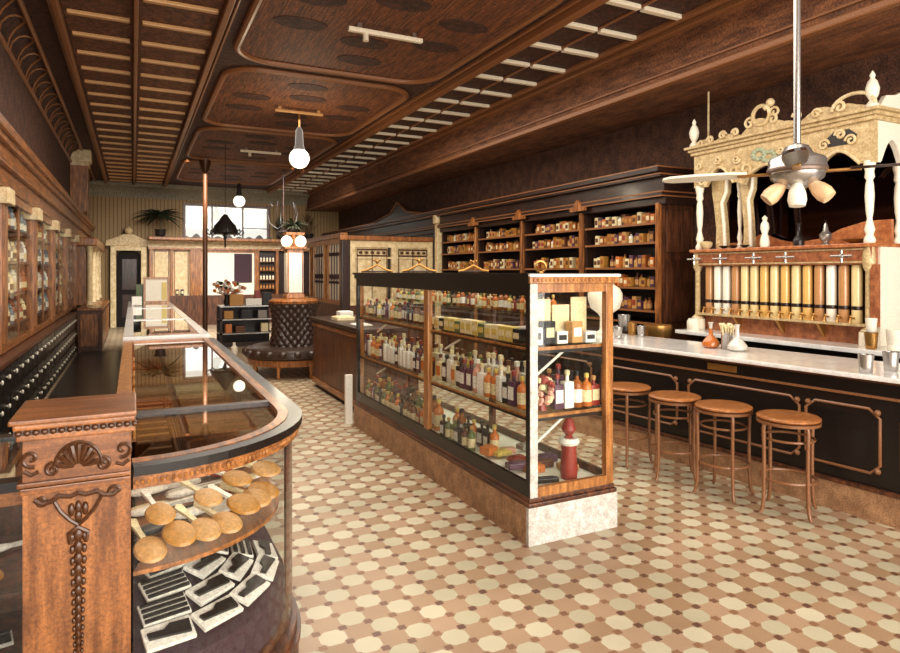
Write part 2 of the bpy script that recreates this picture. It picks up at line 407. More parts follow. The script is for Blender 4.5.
# left upper fascia, cove with scalloped ribs
struct('trim_11', MB().box(XL, -1.25, -2.6, BACK, 3.0, 4.2), M['wallr'])
b = MB(); cv = [(-1.25, 4.16)] + [(-1.25+.22*(1-math.cos(t)), 4.16+.29*math.sin(t)) for t in [PI/2*k/6 for k in range(1, 7)]]
b.prism([(x, z) for x, z in cv]+[(XL, CEIL), (XL, 4.16)], 'xz', -2.6, BACK); struct('trim_12', b, M['ceild'], smooth=True)
b = MB()
b.tube([(-1.24, -2.6, 4.15), (-1.24, BACK, 4.15)], .03, 8); b.tube([(-1.02, -2.6, 4.43), (-1.02, BACK, 4.43)], .03, 8)
for k in range(33):
    yc = .3+.66*k
    pts = []
    for t in [PI*j/10 for j in range(11)]:
        v = math.sin(t); pts.append((-1.25+.2*(1-math.cos(v*PI/2)), yc-.26*math.cos(t), 4.17+.26*math.sin(v*PI/2)*1.0))
    b.tube(pts, .014, 5)
struct('trim_13', b, M['mould'], smooth=True)
# ceiling pier on the left cornice
b = MB().box(-1.25, -.9, 16.4, 16.75, 3.06, 4.16); struct('trim_14', b, M['oak'])
b = MB().box(-1.25, -.84, 16.34, 16.81, 4.16, 4.45, bevel=.04).box(-1.25, -.88, 16.37, 16.78, 4.08, 4.16); struct('trim_15', b, M['cream'])
# left cornice and right cornice
b = MB()
for x, z0, z1 in ((-1.0, 2.96, 3.05), (-1.04, 2.9, 2.96), (-1.09, 2.76, 2.9), (-1.06, 2.71, 2.76), (-1.12, 2.53, 2.71)):
    b.box(XL, x, 1.2, BACK-.5, z0, z1, bevel=.008)
struct('trim_16', b, M['oaky'])
b = MB()
for x, z0, z1 in ((5.86, 2.96, 3.03), (5.9, 2.9, 2.96), (5.97, 2.72, 2.9), (5.93, 2.66, 2.72), (5.99, 2.56, 2.66)):
    b.box(x, XR, 5.95, BACK-.5, z0, z1, bevel=.008)
struct('trim_17', b, M['darky'])
b = MB()
for z, x in ((3.03, 5.86), (2.94, 5.895), (2.72, 5.93), (2.665, 5.93)):
    b.box(x-.006, x+.01, 5.95, BACK-.5, z-.012, z+.006); b.box(x-.006, XR, 5.94, 5.952, z-.012, z+.006)
struct('trim_18', b, M['mould'])

# ================================================================== RIGHT WALL SHELVING
bayY = [(6.05, 7.6), (7.6, 9.22), (9.22, 10.86), (10.86, 12.5)]
BZ = [1.04, 1.20, 1.50, 1.76, 2.09, 2.34]
bayname = ['nearest the soda fountain', 'second from the soda fountain', 'third from the soda fountain', 'fourth from the soda fountain']
for i, (y0, y1) in enumerate(bayY):
    T = thing('bookcase', 'tall dark wooden shelf case on the wall, '+bayname[i], 'bookcase', (6.3, (y0+y1)/2, 0), 'shelf cases along the dark wall')
    part('base_cabinet', MB().box(6.0, 6.58, y0+.02, y1-.02, 0, .98), M['dark'], T)
    part('back_panel', MB().box(6.54, 6.58, y0+.02, y1-.02, .98, 2.56), M['dark'], T)
    part('side_panel', MB().box(6.031, 6.538, y1-.045, y1-.003, .98, 2.55), M['dark'], T)
    if i == 0:
        part('end_panel', MB().box(6.031, 6.58, y0, y0+.04, 0, 2.66), M['brown'], T)
        p = MB(); p.box(6.1, 6.5, y0-.015, y0, 1.95, 2.5, bevel=.01).box(6.1, 6.5, y0-.015, y0, 1.05, 1.85, bevel=.01)
        part('raised_panel', p, M['brown'], T)
    p = MB().box(5.965, 6.03, y0, y0+.05, 0, 2.58, bevel=.008)
    p.box(5.955, 5.97, y0+.015, y0+.035, 1.0, 2.5)
    part('post', p, M['oak'] if i in (0, 1, 2) else M['honey'], T)
    for z in BZ:
        s = part('shelf', MB().box(6.01, 6.54, y0+.05, y1-.045, z-.022, z), M['dark'], T)
        part('shelf_edge', MB().box(5.998, 6.01, y0+.05, y1-.045, z-.026, z+.003), M['mould'], s)
    # pointed crest over the post
    c = MB().prism([(y0-.16, 2.6), (y0+.2, 2.6), (y0+.2, 2.65), (y0+.1, 2.68), (y0+.06, 2.74), (y0+.02, 2.77), (y0-.02, 2.74), (y0-.06, 2.68), (y0-.16, 2.65)], 'yz', 5.9, 5.95)
    if i > 0: part('crest', c, M['oak'], T)
# tall column at the end of the cases
T = thing('column', 'pale wooden column closing the far end of the wall shelf cases', 'column', (6.0, 12.6, 0))
part('shaft', MB().box(5.92, 6.08, 12.51, 12.64, 0, 2.75, bevel=.02), M['cream'], T)
part('capital', MB().box(5.88, 6.1, 12.49, 12.66, 2.75, 2.95, bevel=.03), M['cream'], T)
# goods on the shelves
def carton_proto(name, w, d, h, m1, m2):
    b = MB().box(-d/2, d/2, -w/2, w/2, 0, h, bevel=.004); b.mi = 1; b.box(-d/2-.003, d/2, -w*.36, w*.36, h*.3, h*.72)
    o = b.build(name, [m1, m2]); return only_mesh(o)
def bottle_proto(name, r, h, mb_, ml, mc, neck=.35, seg=10, square=False):
    b = MB()
    if square:
        b.box(-r*.75, r*.75, -r, r, 0, h*.7, bevel=r*.2); b.lathe([(r*.35, h*.68), (r*.3, h*.86)], seg=8)
    else: b.lathe([(r*.9, 0), (r, h*.02), (r, h*.6), (r*.85, h*.68), (r*neck, h*.76), (r*neck, h*.88)], seg=seg)
    b.mi = 1
    if square: b.box(-r*.77, r*.77, -r*.8, r*.8, h*.18, h*.55)
    else: b.lathe([(r*1.02, h*.14), (r*1.02, h*.5)], seg=seg)
    b.mi = 2; b.lathe([(r*neck*1.3, h*.86), (r*neck*1.35, h*.98), (r*neck*.7, h)], seg=8)
    o = b.build(name, [mb_, ml, mc], smooth=True); return only_mesh(o)
kinds = []
for c1, c2 in (('amber', 'cream'), ('ochre', 'amber'), ('tan', 'red'), ('orange', 'cream'), ('brown', 'ochre'), ('cream', 'brown'), ('ochre', 'brown'), ('amber', 'ochre'), ('plum', 'tan')):
    kinds.append((c1, 'carton', carton_proto('carton_'+c1, .075, .1, .15, PAL[c1], PAL[c2]), .075))
for c1 in ('amber', 'brown', 'ochre', 'white'):
    kinds.append((c1, 'bottle', bottle_proto('bottle_'+c1, .035, .17, PAL[c1], PAL['tan' if c1 != 'white' else 'cream'], PAL['brown']), .078))
shelfword = {2.34: 'top shelf', 2.09: 'second shelf down', 1.76: 'third shelf down', 1.50: 'fourth shelf down', 1.20: 'fifth shelf down', 1.04: 'bottom shelf'}
for i, (y0, y1) in enumerate(bayY):
    for z in BZ:
        if i > 0 and z < 1.7: continue
        if z < 1.1: continue
        y = y0+.10+random.random()*.05; n = 0
        while y < y1-.185:
            c, kd, me, w = random.choices(kinds, weights=[3]*9+([1.2]*4 if z != 1.2 else [9]*4))[0]
            if random.random() < .04: y += .08
            sc = random.uniform(.85, 1.25)
            o = bpy.data.objects.new('medicine_'+kd, me); COL.objects.link(o)
            o.location = (6.13+random.random()*.03, y+w/2, z+.002); o.scale = (1, 1, sc*(.95 if z < 2.3 else .88)); o.rotation_euler = (0, 0, random.uniform(-.025, .025))
            tag(o, f'{c} {kd}, {ordn(n)} from near end, {shelfword[z]}, shelf case {bayname[i].replace("the soda fountain","fountain")}', kd, 'goods on the dark wall shelves')
            y += w+random.uniform(.005, .009); n += 1

# far right: wall case with pointed pediment and the screened prescription booth
T = thing('wall_cabinet', 'dark far wall case with a tall pointed pediment above the pale booth', 'cabinet', (6.3, 16.5, 0))
part('body', MB().box(6.05, 6.58, 12.7, 21.5, 0, 2.56), M['dark'], T)
p = MB()
p.prism([(13.2, 3.0), (17.0, 3.0), (16.6, 3.1), (15.5, 3.2), (15.0, 3.42), (14.7, 3.3), (14.3, 3.16), (13.4, 3.08)], 'yz', 5.95, 6.1)
part('pediment', p, M['dark'], T)
p = MB(); p.tube([(5.94, y, z) for y, z in ((13.2, 3.02), (14.3, 3.17), (14.9, 3.45), (15.4, 3.2), (17.0, 3.02))], .025, 6)
part('pediment_edge', p, M['mould'], T)

T = thing('prescription_booth', 'pale panelled booth with leaded windows standing at the back by the right wall', 'booth', (4.95, 14.2, 0))
bx0, by0, by1 = 3.89, 12.75, 15.8
part('lower_panel', MB().box(bx0+.1, 5.88, by0, by0+.08, 0, 1.0).box(bx0, bx0+.08, by0+.2, by1, 0, 1.0), M['brown'], T)
part('corner_post', MB().box(bx0-.04, bx0+.14, by0-.04, by0+.16, 0, 2.42, bevel=.02), M['dark'], T)
f = MB()
for x in (4.02, 4.95, 5.8): f.box(x, x+.12, by0-.02, by0+.06, 1.0, 2.36, bevel=.01)
f.box(4.025, 5.915, by0-.016, by0+.056, 2.22, 2.355).box(4.025, 5.915, by0-.016, by0+.056, 1.005, 1.12).box(4.025, 5.915, by0-.01, by0+.05, 1.98, 2.02)
part('screen_frame', f, M['cream'], T)
part('cornice', MB().box(bx0-.08, 5.92, by0-.06, by0+.12, 2.36, 2.46, bevel=.02).box(bx0-.06, bx0+.1, by0, by1, 2.42, 2.52, bevel=.02), M['oak'], T)
for x in (4.16, 5.09):
    g = part('screen_window', MB().box(x-.02, x+.71, by0+.01, by0+.03, 1.12, 2.22), M['cream'], T)
    q = MB()
    q.box(x+.02, x+.69, by0-.012, by0+.005, 2.03, 2.06).box(x+.02, x+.69, by0-.012, by0+.005, 2.16, 2.19)
    for k in range(3): q.box(x+.02+k*.33, x+.035+k*.33, by0-.012, by0+.005, 1.14, 2.19)
    for k in range(5): q.ball((x+.1+k*.13, by0-.005, 2.11), (.045, .012, .03), 8, 6)
    part('leading', q, M['oakcarve'], g)
f = MB()
for y in (12.95, 13.85, 14.2, 15.1, 15.5): f.box(bx0, bx0+.07, y, y+.1, 1.0, 2.42)
f.box(bx0+.004, bx0+.066, 12.955, by1, 1.005, 1.1).box(bx0+.004, bx0+.066, 12.955, by1, 2.3, 2.415)
part('side_frame', f, M['honey'], T)
for y0, y1 in ((13.05, 13.85), (14.3, 15.1)):
    g = part('side_window', MB().box(bx0+.02, bx0+.04, y0, y1, 1.1, 2.3), M['ivory'], T)
    q = MB()
    for k in range(1, 4): q.box(bx0+.005, bx0+.02, y0+k*(y1-y0)/4-.012, y0+k*(y1-y0)/4+.012, 1.1, 2.3)
    q.box(bx0+.005, bx0+.02, y0, y1, 2.05, 2.12).box(bx0+.005, bx0+.02, y0, y1, 1.45, 1.5)
    for k in range(4): q.ball((bx0+.01, y0+.1+k*(y1-y0)/4, 1.6), (.012, .07, .06), 8, 6)
    part('leading', q, M['curtain'], g)

# ================================================================== LEFT WALL: cabinets, drawers
bay2 = [(3.3, 5.5), (5.5, 7.7), (7.7, 9.9), (9.9, 12.1), (12.1, 14.3), (14.3, 16.5)]
LZ = [1.12, 1.47, 1.82, 2.17]
order2 = ['first', 'second', 'third', 'fourth', 'fifth', 'sixth']
for i, (y0, y1) in enumerate(bay2):
    T = thing('wall_cabinet', f'glass-fronted oak jar cabinet above the drawers, {order2[i]} from the near end', 'cabinet', (-1.28, (y0+y1)/2, .88), 'oak jar cabinets above the drawers')
    part('back_panel', MB().box(-1.395, -1.375, y0+.01, y1-.01, .9, 2.53), M['brown'], T)
    part('pilaster', MB().box(-1.39, -1.13, y1-.3, y1-.0, .9, 2.53, bevel=.01).box(-1.13, -1.115, y1-.24, y1-.06, 1.0, 2.4), M['oak'], T)
    part('capital', MB().box(-1.3, -1.06, y1-.34, y1+.0, 2.36, 2.52, bevel=.02), M['cream'], T)
    part('mullion', MB().box(-1.18, -1.155, (y0+y1-.3)/2-.015, (y0+y1-.3)/2+.015, .9, 2.53), M['oak'], T)
    part('rail', MB().box(-1.2, -1.14, y0, y1-.3, 2.43, 2.53), M['oaky'], T); part('rail', MB().box(-1.2, -1.14, y0, y1-.3, .9, .97), M['oaky'], T)
    for z in LZ: part('shelf', MB().box(-1.375, -1.17, y0, y1-.3, z-.03, z), M['brown'], T)
    part('glass_front', MB().box(-1.166, -1.16, y0+.002, y1-.302, .97, 2.43), M['cabglass'], T)
jar = MB(); jar.lathe([(.045, 0), (.05, .01), (.05, .12), (.04, .14), (.03, .15)], seg=10); jar.mi = 1; jar.lathe([(.051, .03), (.051, .09)], seg=10); jar.mi = 0; jar.lathe([(.035, .15), (.04, .165), (.02, .185), (.022, .2), (.004, .21)], seg=10)
jm = []
for c, l in (('white', 'cream'), ('cream', 'brown'), ('grey', 'white'), ('amber', 'cream'), ('blue grey', 'white')):
    bb = MB(); bb.bm.free(); bb.bm = jar.bm.copy(); o = bb.build('jar_'+c, [PAL[c], PAL[l]], smooth=True); jm.append((c, only_mesh(o)))
zword = {.9: 'lowest level', 1.12: 'low shelf', 1.47: 'second shelf up', 1.82: 'third shelf up', 2.17: 'top shelf'}
for i, (y0, y1) in enumerate(bay2):
    if i == 0: continue
    for z in LZ:
        n = 8
        for k in range(n):
            c, me = random.choice(jm[:3]) if random.random() < .62 else random.choice(jm[3:])
            o = bpy.data.objects.new('apothecary_jar', me); COL.objects.link(o)
            o.location = (-1.245+random.uniform(-.01, .01), y0+.12+k*(y1-y0-.57)/(n-1), z+.002); s = random.uniform(1.05, 1.2); o.scale = (s, s, s*random.uniform(.95, 1.15))
            tag(o, f'{c} lidded jar, {ordn(k)} along, {zword[z]}, {order2[i]} oak cabinet from near end', 'jar', 'apothecary jars in the oak cabinets')
# drawers below
def drawer_unit(i, y0):
    T = thing('drawer_cabinet', f'black drawer cabinet with white knobs under the jar cabinets, {ORDS[i]} from the near end', 'cabinet', (-1.2, y0+.95, 0), 'black drawer cabinets below the jars')
    part('carcass', MB().box(-1.395, -1.07, y0+.005, y0+1.895, .0, .84), M['ebony'], T)
    for r, zc in enumerate((.70, .43, .16)):
        for k in range(5):
            ya = y0+.02+k*.374
            dr = part('drawer', MB().box(-1.07, -1.045, ya, ya+.35, zc-.12, zc+.12, bevel=.008), M['ebony'], T)
            kb = MB().lathe([(.009, 0), (.009, .01), (.02, .016), (.024, .024), (.018, .032), (.003, .035)], c=(-1.045, ya+.175, zc+.03), seg=10, axis='x')
            part('knob', kb, M['ivory'], dr, smooth=True)
for i in range(5): drawer_unit(i, 5.4+i*1.9)
b = MB().box(-1.395, -1.02, 3.2, 14.95, .842, .888, bevel=.008)
solo('worktop', b, M['brown'], 'long narrow brown ledge running above the white-knobbed drawers', 'worktop', (-1.2, 9, .842))
# far wrapping counter
T = thing('wrapping_counter', 'low brown panelled counter jutting from the wall past the drawers', 'counter', (-.85, 17.4, 0))
part('body', MB().box(-1.04, -.6, 15.5, 19.8, .0, .88), M['brown'], T)
part('counter_top', MB().box(-1.045, -.56, 15.45, 19.85, .88, .93, bevel=.01), M['oak'], T)
for k in range(7):
    part('side_panel', MB().box(-.6, -.585, 15.6+k*.6, 16.1+k*.6, .12, .8, bevel=.008), M['oak'], T)
part('front_panel', MB().box(-1.0, -.67, 15.485, 15.5, .12, .8, bevel=.008), M['oak'], T)
# far cream-columned cabinet beyond the pier
T = thing('wall_cabinet', 'tall far oak case with pale columns just before the dark doorway', 'cabinet', (-1.0, 19.0, 0))
part('body', MB().box(-1.39, -.98, 16.95, 21.6, .94, 2.3), M['oak'], T)
for y in (16.9, 18.5, 20.1, 21.5): part('column', MB().lathe([(.08, .94), (.06, 1.05), (.055, 2.15), (.09, 2.3)], c=(-.9, y, 0), seg=10), M['cream'], T, smooth=True)
for y in (17.15, 18.75, 20.3): part('door', MB().box(-.975, -.96, y, y+1.1, 1.05, 2.2), M['dark'], T)
part('cornice', MB().box(-1.39, -.75, 16.8, 21.7, 2.3, 2.5, bevel=.03), M['oak'], T)

# ================================================================== BACK WALL FITTINGS
BY = 21.6
dw = MB().box(-.62, -.46, BACK-.3, BACK-.002, 0, 2.5, bevel=.02).box(.22, .38, BACK-.3, BACK-.002, 0, 2.5, bevel=.02).box(-.46, .22, BACK-.3, BACK-.002, 2.36, 2.5)
D = struct('door_1', dw, M['cream'])
arcp = [(-.46, 0), (.22, 0), (.22, 2.16)] + arc(.02, 2.16, .2, 0, PI/2, 5) + arc(-.26, 2.16, .2, PI/2, PI, 5) + [(-.46, 2.16)]
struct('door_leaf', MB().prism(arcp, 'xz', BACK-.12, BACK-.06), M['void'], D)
struct('door_panel', MB().box(-.3, .1, BACK-.135, BACK-.12, .3, 1.0).box(-.3, .1, BACK-.135, BACK-.12, 1.15, 2.1), M['dark'], D)
cr = MB().prism([(-.75, 2.5), (.5, 2.5), (.46, 2.66), (.25, 2.74), (.0, 2.86), (-.25, 2.86), (-.5, 2.74), (-.72, 2.66)], 'xz', BACK-.34, BACK-.2)
cr.ball((-.12, BACK-.27, 2.98), .13, 12, 8)
struct('door_crest', cr, M['gilt'], D, smooth=True)

T = thing('back_cabinet', 'long glazed oak wall case with cream frieze across the rear wall', 'cabinet', (2.6, 21.9, 0))
part('base', MB().box(.42, 4.7, BACK-.45, BACK-.01, 0, .95), M['brown'], T)
part('frieze', MB().box(.42, 6.0, BACK-.42, BACK-.01, 2.47, 2.68), M['cream'], T)
part('cornice', MB().box(.42, 6.0, BACK-1.0, BACK-.01, 2.68, 2.78, bevel=.02).box(.42, 6.0, BACK-.46, BACK-.01, 2.41, 2.47), M['oak'], T)
for x, wd in ((.45, .1), (1.05, .08), (1.62, .3), (3.62, .14), (4.3, .1), (5.8, .2)):
    part('pilaster', MB().box(x, x+wd, BACK-.44, BACK-.01, .95, 2.41, bevel=.01), M['oak'], T)
cs = MB()
for k in range(9):
    x = 1.5+k*.33; h = .08+.07*(k % 3 == 1)
    cs.prism([(x-.15, 2.779)]+[(x-.15+.3*q/8, 2.79+h*math.sin(PI*q/8)) for q in range(9)]+[(x+.15, 2.779)], 'xz', BACK-.16, BACK-.13)
part('ledge_crest', cs, M['dark'], T)
for x0, x1 in ((.55, 1.05), (1.13, 1.62)):
    dd = part('door', MB().box(x0, x1, BACK-.3, BACK-.27, .95, 2.41), M['cream'], T)
    q = MB()
    q.box(x0+.03, x0+.06, BACK-.315, BACK-.3, .97, 2.38).box(x1-.06, x1-.03, BACK-.315, BACK-.3, .97, 2.38).box(x0+.03, x1-.03, BACK-.315, BACK-.3, 2.34, 2.38)
    part('door_frame', q, M['oak'], dd)
part('lit_panel', MB().box(1.92, 3.62, BACK-.3, BACK-.27, .95, 2.41), M['ivory'], T)
part('panel_frame', MB().box(1.92, 3.62, BACK-.33, BACK-.3, 2.33, 2.41).box(1.92, 2.0, BACK-.33, BACK-.3, .95, 2.33), M['honey'], T)
part('side_curtain', MB().box(2.98, 3.54, BACK-.34, BACK-.31, 1.35, 2.3), M['curtain'], T)
part('back_panel', MB().box(3.76, 5.8, BACK-.2, BACK-.17, .95, 2.41), M['dark'], T)
for z in (1.15, 1.45, 1.75, 2.05): part('shelf', MB().box(3.76, 4.3, BACK-.42, BACK-.2, z-.02, z), M['oak'], T)
n = 0
for z in (1.15, 1.45, 1.75, 2.05):
    for k in range(5):
        o = bpy.data.objects.new('bottle', kinds[-1 if (k+n) % 2 else -4][2]); COL.objects.link(o); o.location = (3.83+k*.1, BACK-.34, z+.002); n += 1
        tag(o, f'small {"white" if (k+n-1)%2 else "amber"} bottle, {ordn(k)} along the {("lowest", "second", "third", "top")[int((z-1.15)/.3+.1)]} shelf, rear wall case', 'bottle', 'bottles in the rear wall case')
# goods in front of doors
for k, (x, z, c) in enumerate(((.66, .95, 'red'), (.76, .95, 'white'), (.88, .95, 'orange'), (.97, .95, 'pink'), (1.25, .95, 'brown'), (1.4, .95, 'black'))):
    o = bpy.data.objects.new('carton', carton_proto('shelf_carton', .08, .1, .2, PAL[c], PAL['cream'])); COL.objects.link(o)
    o.location = (x, BACK-.38, z+.003); o.rotation_euler = (0, 0, PI/2); tag(o, f'{c} carton standing before the cream doors of the rear wall case', 'carton')

def foliage(c, n, L, spread, droop, w, rnd, seg=6, upb=.6):
    b = MB()
    for i in range(n):
        a = 2*PI*i/n+rnd.uniform(-.3, .3); el = rnd.uniform(upb-.5, upb+.5); l = L*rnd.uniform(.7, 1.1)
        pts = []; v = Vector((math.cos(a)*math.cos(el)*spread, math.sin(a)*math.cos(el)*spread, math.sin(el)+.2)); p = Vector(c)
        rows = []
        side = Vector((-math.sin(a), math.cos(a), 0))
        for k in range(seg+1):
            t = k/seg; ww = w*math.sin(PI*min(1, .12+t*.88))*(1 if k < seg else .1)
            q = p+v*l*t+Vector((0, 0, -droop*l*t*t)); rows.append([q-side*ww, q+Vector((0, 0, ww*.4)), q+side*ww])
        b.grid(rows)
    return b
R = random.Random(3)
def plant(name, label, c, n, L, spread, droop, w, upb, m=None, pot_h=.22, stem=.0):
    T = thing(name, label, 'plant', c)
    x, y, z = c
    part('pot', MB().lathe([(.1, z), (.14, z+.03), (.16, z+pot_h*.8), (.18, z+pot_h), (.14, z+pot_h), (.13, z+pot_h*.85)], c=(x, y, 0), seg=14), M['pot'], T, smooth=True)
    if stem: part('stem', MB().tube([(x, y, z+pot_h*.7), (x+.02, y, z+pot_h+stem)], .03, 7), M['dryleaf'], T)
    part('foliage', foliage((x, y, z+pot_h*.85+stem), n, L, spread, droop, w, R, upb=upb), m or M['leaf'], T)
    return T
plant('potted_palm', 'dark bushy palm on the rear ledge, nearer the doorway', (.75, BACK-.85, 2.782), 60, .72, 1.15, .5, .05, .3, stem=.42)
plant('potted_palm', 'tall spiky dried palm on the rear ledge beyond the pale window', (5.35, BACK-.7, 2.782), 34, .95, .6, .35, .03, 1.1, M['dryleaf'])
plant('potted_fern', 'dark leafy fern on the rear ledge just beside the window frame', (4.45, BACK-.6, 2.782), 30, .7, .6, .2, .05, .8)

# ================================================================== IRON POST, LAMPS
T = thing('iron_post', 'slim dark iron post rising from the floor to the ceiling behind the long counters', 'post', (1.56, 16.4, 0))
part('shaft', MB().lathe([(.065, 0), (.06, .1), (.055, 4.3), (.06, CEIL)], c=(1.56, 16.4, 0), seg=14), M['oakcarve'], T, smooth=True)
part('capital', MB().lathe([(.06, 4.1), (.12, 4.3), (.16, CEIL)], c=(1.56, 16.4, 0), seg=14), M['oakcarve'], T, smooth=True)
part('base', MB().lathe([(.14, 0), (.13, .08), (.07, .16)], c=(1.56, 16.4, 0), seg=14), M['oakcarve'], T, smooth=True)

def globe_lamp(x, y, zc, r, label, bar=True):
    T = thing('pendant_lamp', label, 'lamp', (x, y, CEIL))
    if bar:
        part('ceiling_bar', MB().box(x-.4, x+.4, y-.025, y+.025, CEIL-.1, CEIL-.06, bevel=.008).box(x-.35, x-.3, y-.02, y+.02, CEIL-.06, CEIL).box(x+.3, x+.35, y-.02, y+.02, CEIL-.06, CEIL), M['rib'], T)
        top = CEIL-.06
    else: top = CEIL
    part('stem', MB().tube([(x, y, top), (x, y, zc+r+.2)], .016, 8), M['brass'], T)
    part('fitter', MB().lathe([(.03, zc+r+.35), (.06, zc+r+.3), (.075, zc+r+.05), (.1, zc+r*.85)], c=(x, y, 0), seg=14), M['pot'], T, smooth=True)
    part('globe', MB().ball((x, y, zc), r, 20, 14), M['globe'], T, smooth=True)
globe_lamp(2.49, 10.65, 3.6, .168, 'opal globe ceiling lamp hanging nearest, from the second moulded panel')
globe_lamp(2.78, 19.4, 3.77, .17, 'small opal globe ceiling lamp hanging far back before the window', bar=False)
for i, (y, lab) in enumerate(((6.7, 'pale ceiling light bar in the nearest moulded panel'), (14.5, 'pale ceiling light bar in the far moulded panel'))):
    T = thing('ceiling_bar', lab, 'light', (2.55, y, CEIL))
    part('rail', MB().box(2.1, 2.98, y-.03, y+.03, CEIL-.12, CEIL-.07, bevel=.01), M['ribw'], T)
    for x in (2.2, 2.85): part('bracket', MB().box(x, x+.05, y-.02, y+.02, CEIL-.07, CEIL), M['steel'], T)
    part('socket', MB().lathe([(.035, CEIL-.2), (.03, CEIL-.12)], c=(2.3, y, 0), seg=10), M['ribw'], T)
# dome pendant
T = thing('dome_pendant', 'dark scalloped hanging dome lamp silhouetted against the rear window', 'lamp', (1.75, 14.2, CEIL))
part('stem', MB().tube([(1.75, 14.2, CEIL), (1.75, 14.2, 2.85)], .006, 6), M['dark'], T)
part('shade', MB().lathe([(.04, 2.92), (.08, 2.86), (.13, 2.78), (.22, 2.68), (.27, 2.54), (.23, 2.5), (.16, 2.53)], c=(1.75, 14.2, 0), seg=20), M['pot'], T, smooth=True)
part('drop', MB().lathe([(.03, 2.52), (.035, 2.42), (.015, 2.36), (.02, 2.25), (.003, 2.2)], c=(1.75, 14.2, 0), seg=10), M['pot'], T, smooth=True)
for k in range(8):
    a = k*PI/4; part('scroll', MB().tube([(1.75+math.cos(a)*r, 14.2+math.sin(a)*r, z) for r, z in ((.24, 2.55), (.31, 2.48), (.38, 2.53), (.36, 2.6), (.32, 2.57))], .014, 6), M['pot'], T, smooth=True)
# branched gas fitting far right
gx, gy = 4.55, 15.9
T = thing('gas_chandelier', 'slender dark hanging gas bracket with curled arms at the back, beside the booth', 'lamp', (3.6, 17.2, CEIL))
gx, gy = 3.6, 17.2
part('stem', MB().tube([(gx, gy, CEIL), (gx, gy, 2.75)], .02, 8), M['dark'], T)
part('finial', MB().lathe([(.06, 2.84), (.2, 2.76), (.12, 2.66), (.02, 2.6)], c=(gx, gy, 0), seg=12), M['pot'], T, smooth=True)
for k in range(5):
    a = k*2*PI/5+.3
    part('arm', MB().tube([(gx+math.cos(a)*r, gy+math.sin(a)*r, z) for r, z in ((0, 2.95), (.16, 2.85), (.36, 3.0), (.42, 3.3), (.34, 3.55), (.28, 3.45))], .01, 6), M['pot'], T, smooth=True)
# thin hanging rod over the fountain
solo('hanging_rod', MB().tube([(6.15, 5.42, 3.85), (6.15, 5.42, 3.2)], .012, 8), M['cream'], 'thin pale rod hanging from the bulkhead down to the fountain canopy', 'rod', (6.15, 5.42, 3.85))

# ceiling fan
fx, fy, fz = 3.93, 2.74, 2.38
T = thing('ceiling_fan', 'nickel ceiling fan on a long pole with four thin blades above the stools', 'fan', (fx, fy, CEIL))
part('pole', MB().lathe([(.022, fz+.1), (.022, CEIL-.1), (.07, CEIL-.05), (.08, CEIL)], c=(fx, fy, 0), seg=14), M['silver'], T, smooth=True)
part('motor', MB().lathe([(.02, fz+.17), (.07, fz+.15), (.1, fz+.1), (.165, fz+.07), (.175, fz+.055), (.172, fz+.02), (.178, fz+.01), (.178, fz-.02), (.165, fz-.03), (.16, fz-.06), (.11, fz-.1), (.05, fz-.13), (.02, fz-.14)], c=(fx, fy, 0), seg=28), M['silver'], T, smooth=True)
part('motor_band', MB().lathe([(.179, fz-.025), (.182, fz-.018), (.182, fz-.002), (.179, fz+.004)], c=(fx, fy, 0), seg=28), M['steel'], T, smooth=True)
base_a = math.radians(124)
for k in range(4):
    a = base_a+k*PI/2
    bl = MB()
    bl.prism([(.3, -.035), (.4, -.06), (.65, -.07), (.8, -.058), (.85, -.03), (.86, 0), (.85, .03), (.8, .058), (.65, .07), (.4, .06), (.3, .035)], 'xy', -.008, .008)
    bl.xf(Matrix.Translation((fx, fy, fz-.015)) @ Matrix.Rotation(a, 4, 'Z') @ Matrix.Rotation(math.radians(9), 4, 'X'))
    br = MB().box(.15, .36, -.025, .025, -.012, .004, bevel=.004)
    br.xf(Matrix.Translation((fx, fy, fz-.02)) @ Matrix.Rotation(a, 4, 'Z'))
    pb = part('blade', bl, M['ivory'] if k == 0 else M['dark'], T)  # light and shade put into blade colours: one pale, the rest dark
    part('blade_iron', br, M['brass'], pb)
for k in range(3):
    a = math.radians(215)+(k-1)*1.25
    sh = MB().lathe([(.02, 0), (.032, .03), (.052, .08), (.058, .13), (.048, .17)], seg=14)
    sh.xf(Matrix.Translation((fx+.07*math.cos(a), fy+.07*math.sin(a), fz-.085)) @ Matrix.Rotation(a, 4, 'Z') @ Matrix.Rotation(PI-(.8 if k != 1 else .15), 4, 'Y'))
    part('lamp_shade', sh, M['ivory'] if k == 1 else M['shade'], T, smooth=True)

# ================================================================== CENTRE GLASS CASE
cx0, cx1, cy0, cy1 = 2.19, 2.89, 3.3, 6.78
T = thing('glass_display_case', 'tall glazed display case full of bottles on a stone plinth, mid floor', 'display case', (2.54, 5.04, 0))
part('plinth', MB().box(cx0, cx1, cy0+.03, cy1, 0, .235), M['plinth'], T)
part('end_plinth', MB().box(cx0-.002, cx1+.002, cy0, cy0+.03, 0, .235), M['stone'], T, label='white marble plinth end')
part('base_moulding', MB().box(cx0+.0, cx1-.0, cy0+.0, cy1, .235, .262, bevel=.008).box(cx0+.012, cx1-.012, cy0+.012, cy1-.01, .262, .29, bevel=.006), M['browny'], T)
part('case_floor', MB().box(cx0+.05, cx1-.05, cy0+.05, cy1-.05, .29, .31), M['paper'], T)
ix0, ix1, iy0, iy1 = cx0+.02, cx1-.02, cy0+.02, cy1-.02
b = MB()
b.box(ix0, ix0+.03, iy0+.046, iy1, .29, .38).box(ix0, ix0+.03, iy0+.046, iy1, 1.55, 1.63).box(ix0, ix0+.035, iy0+.003, iy0+.046, .29, 1.63)
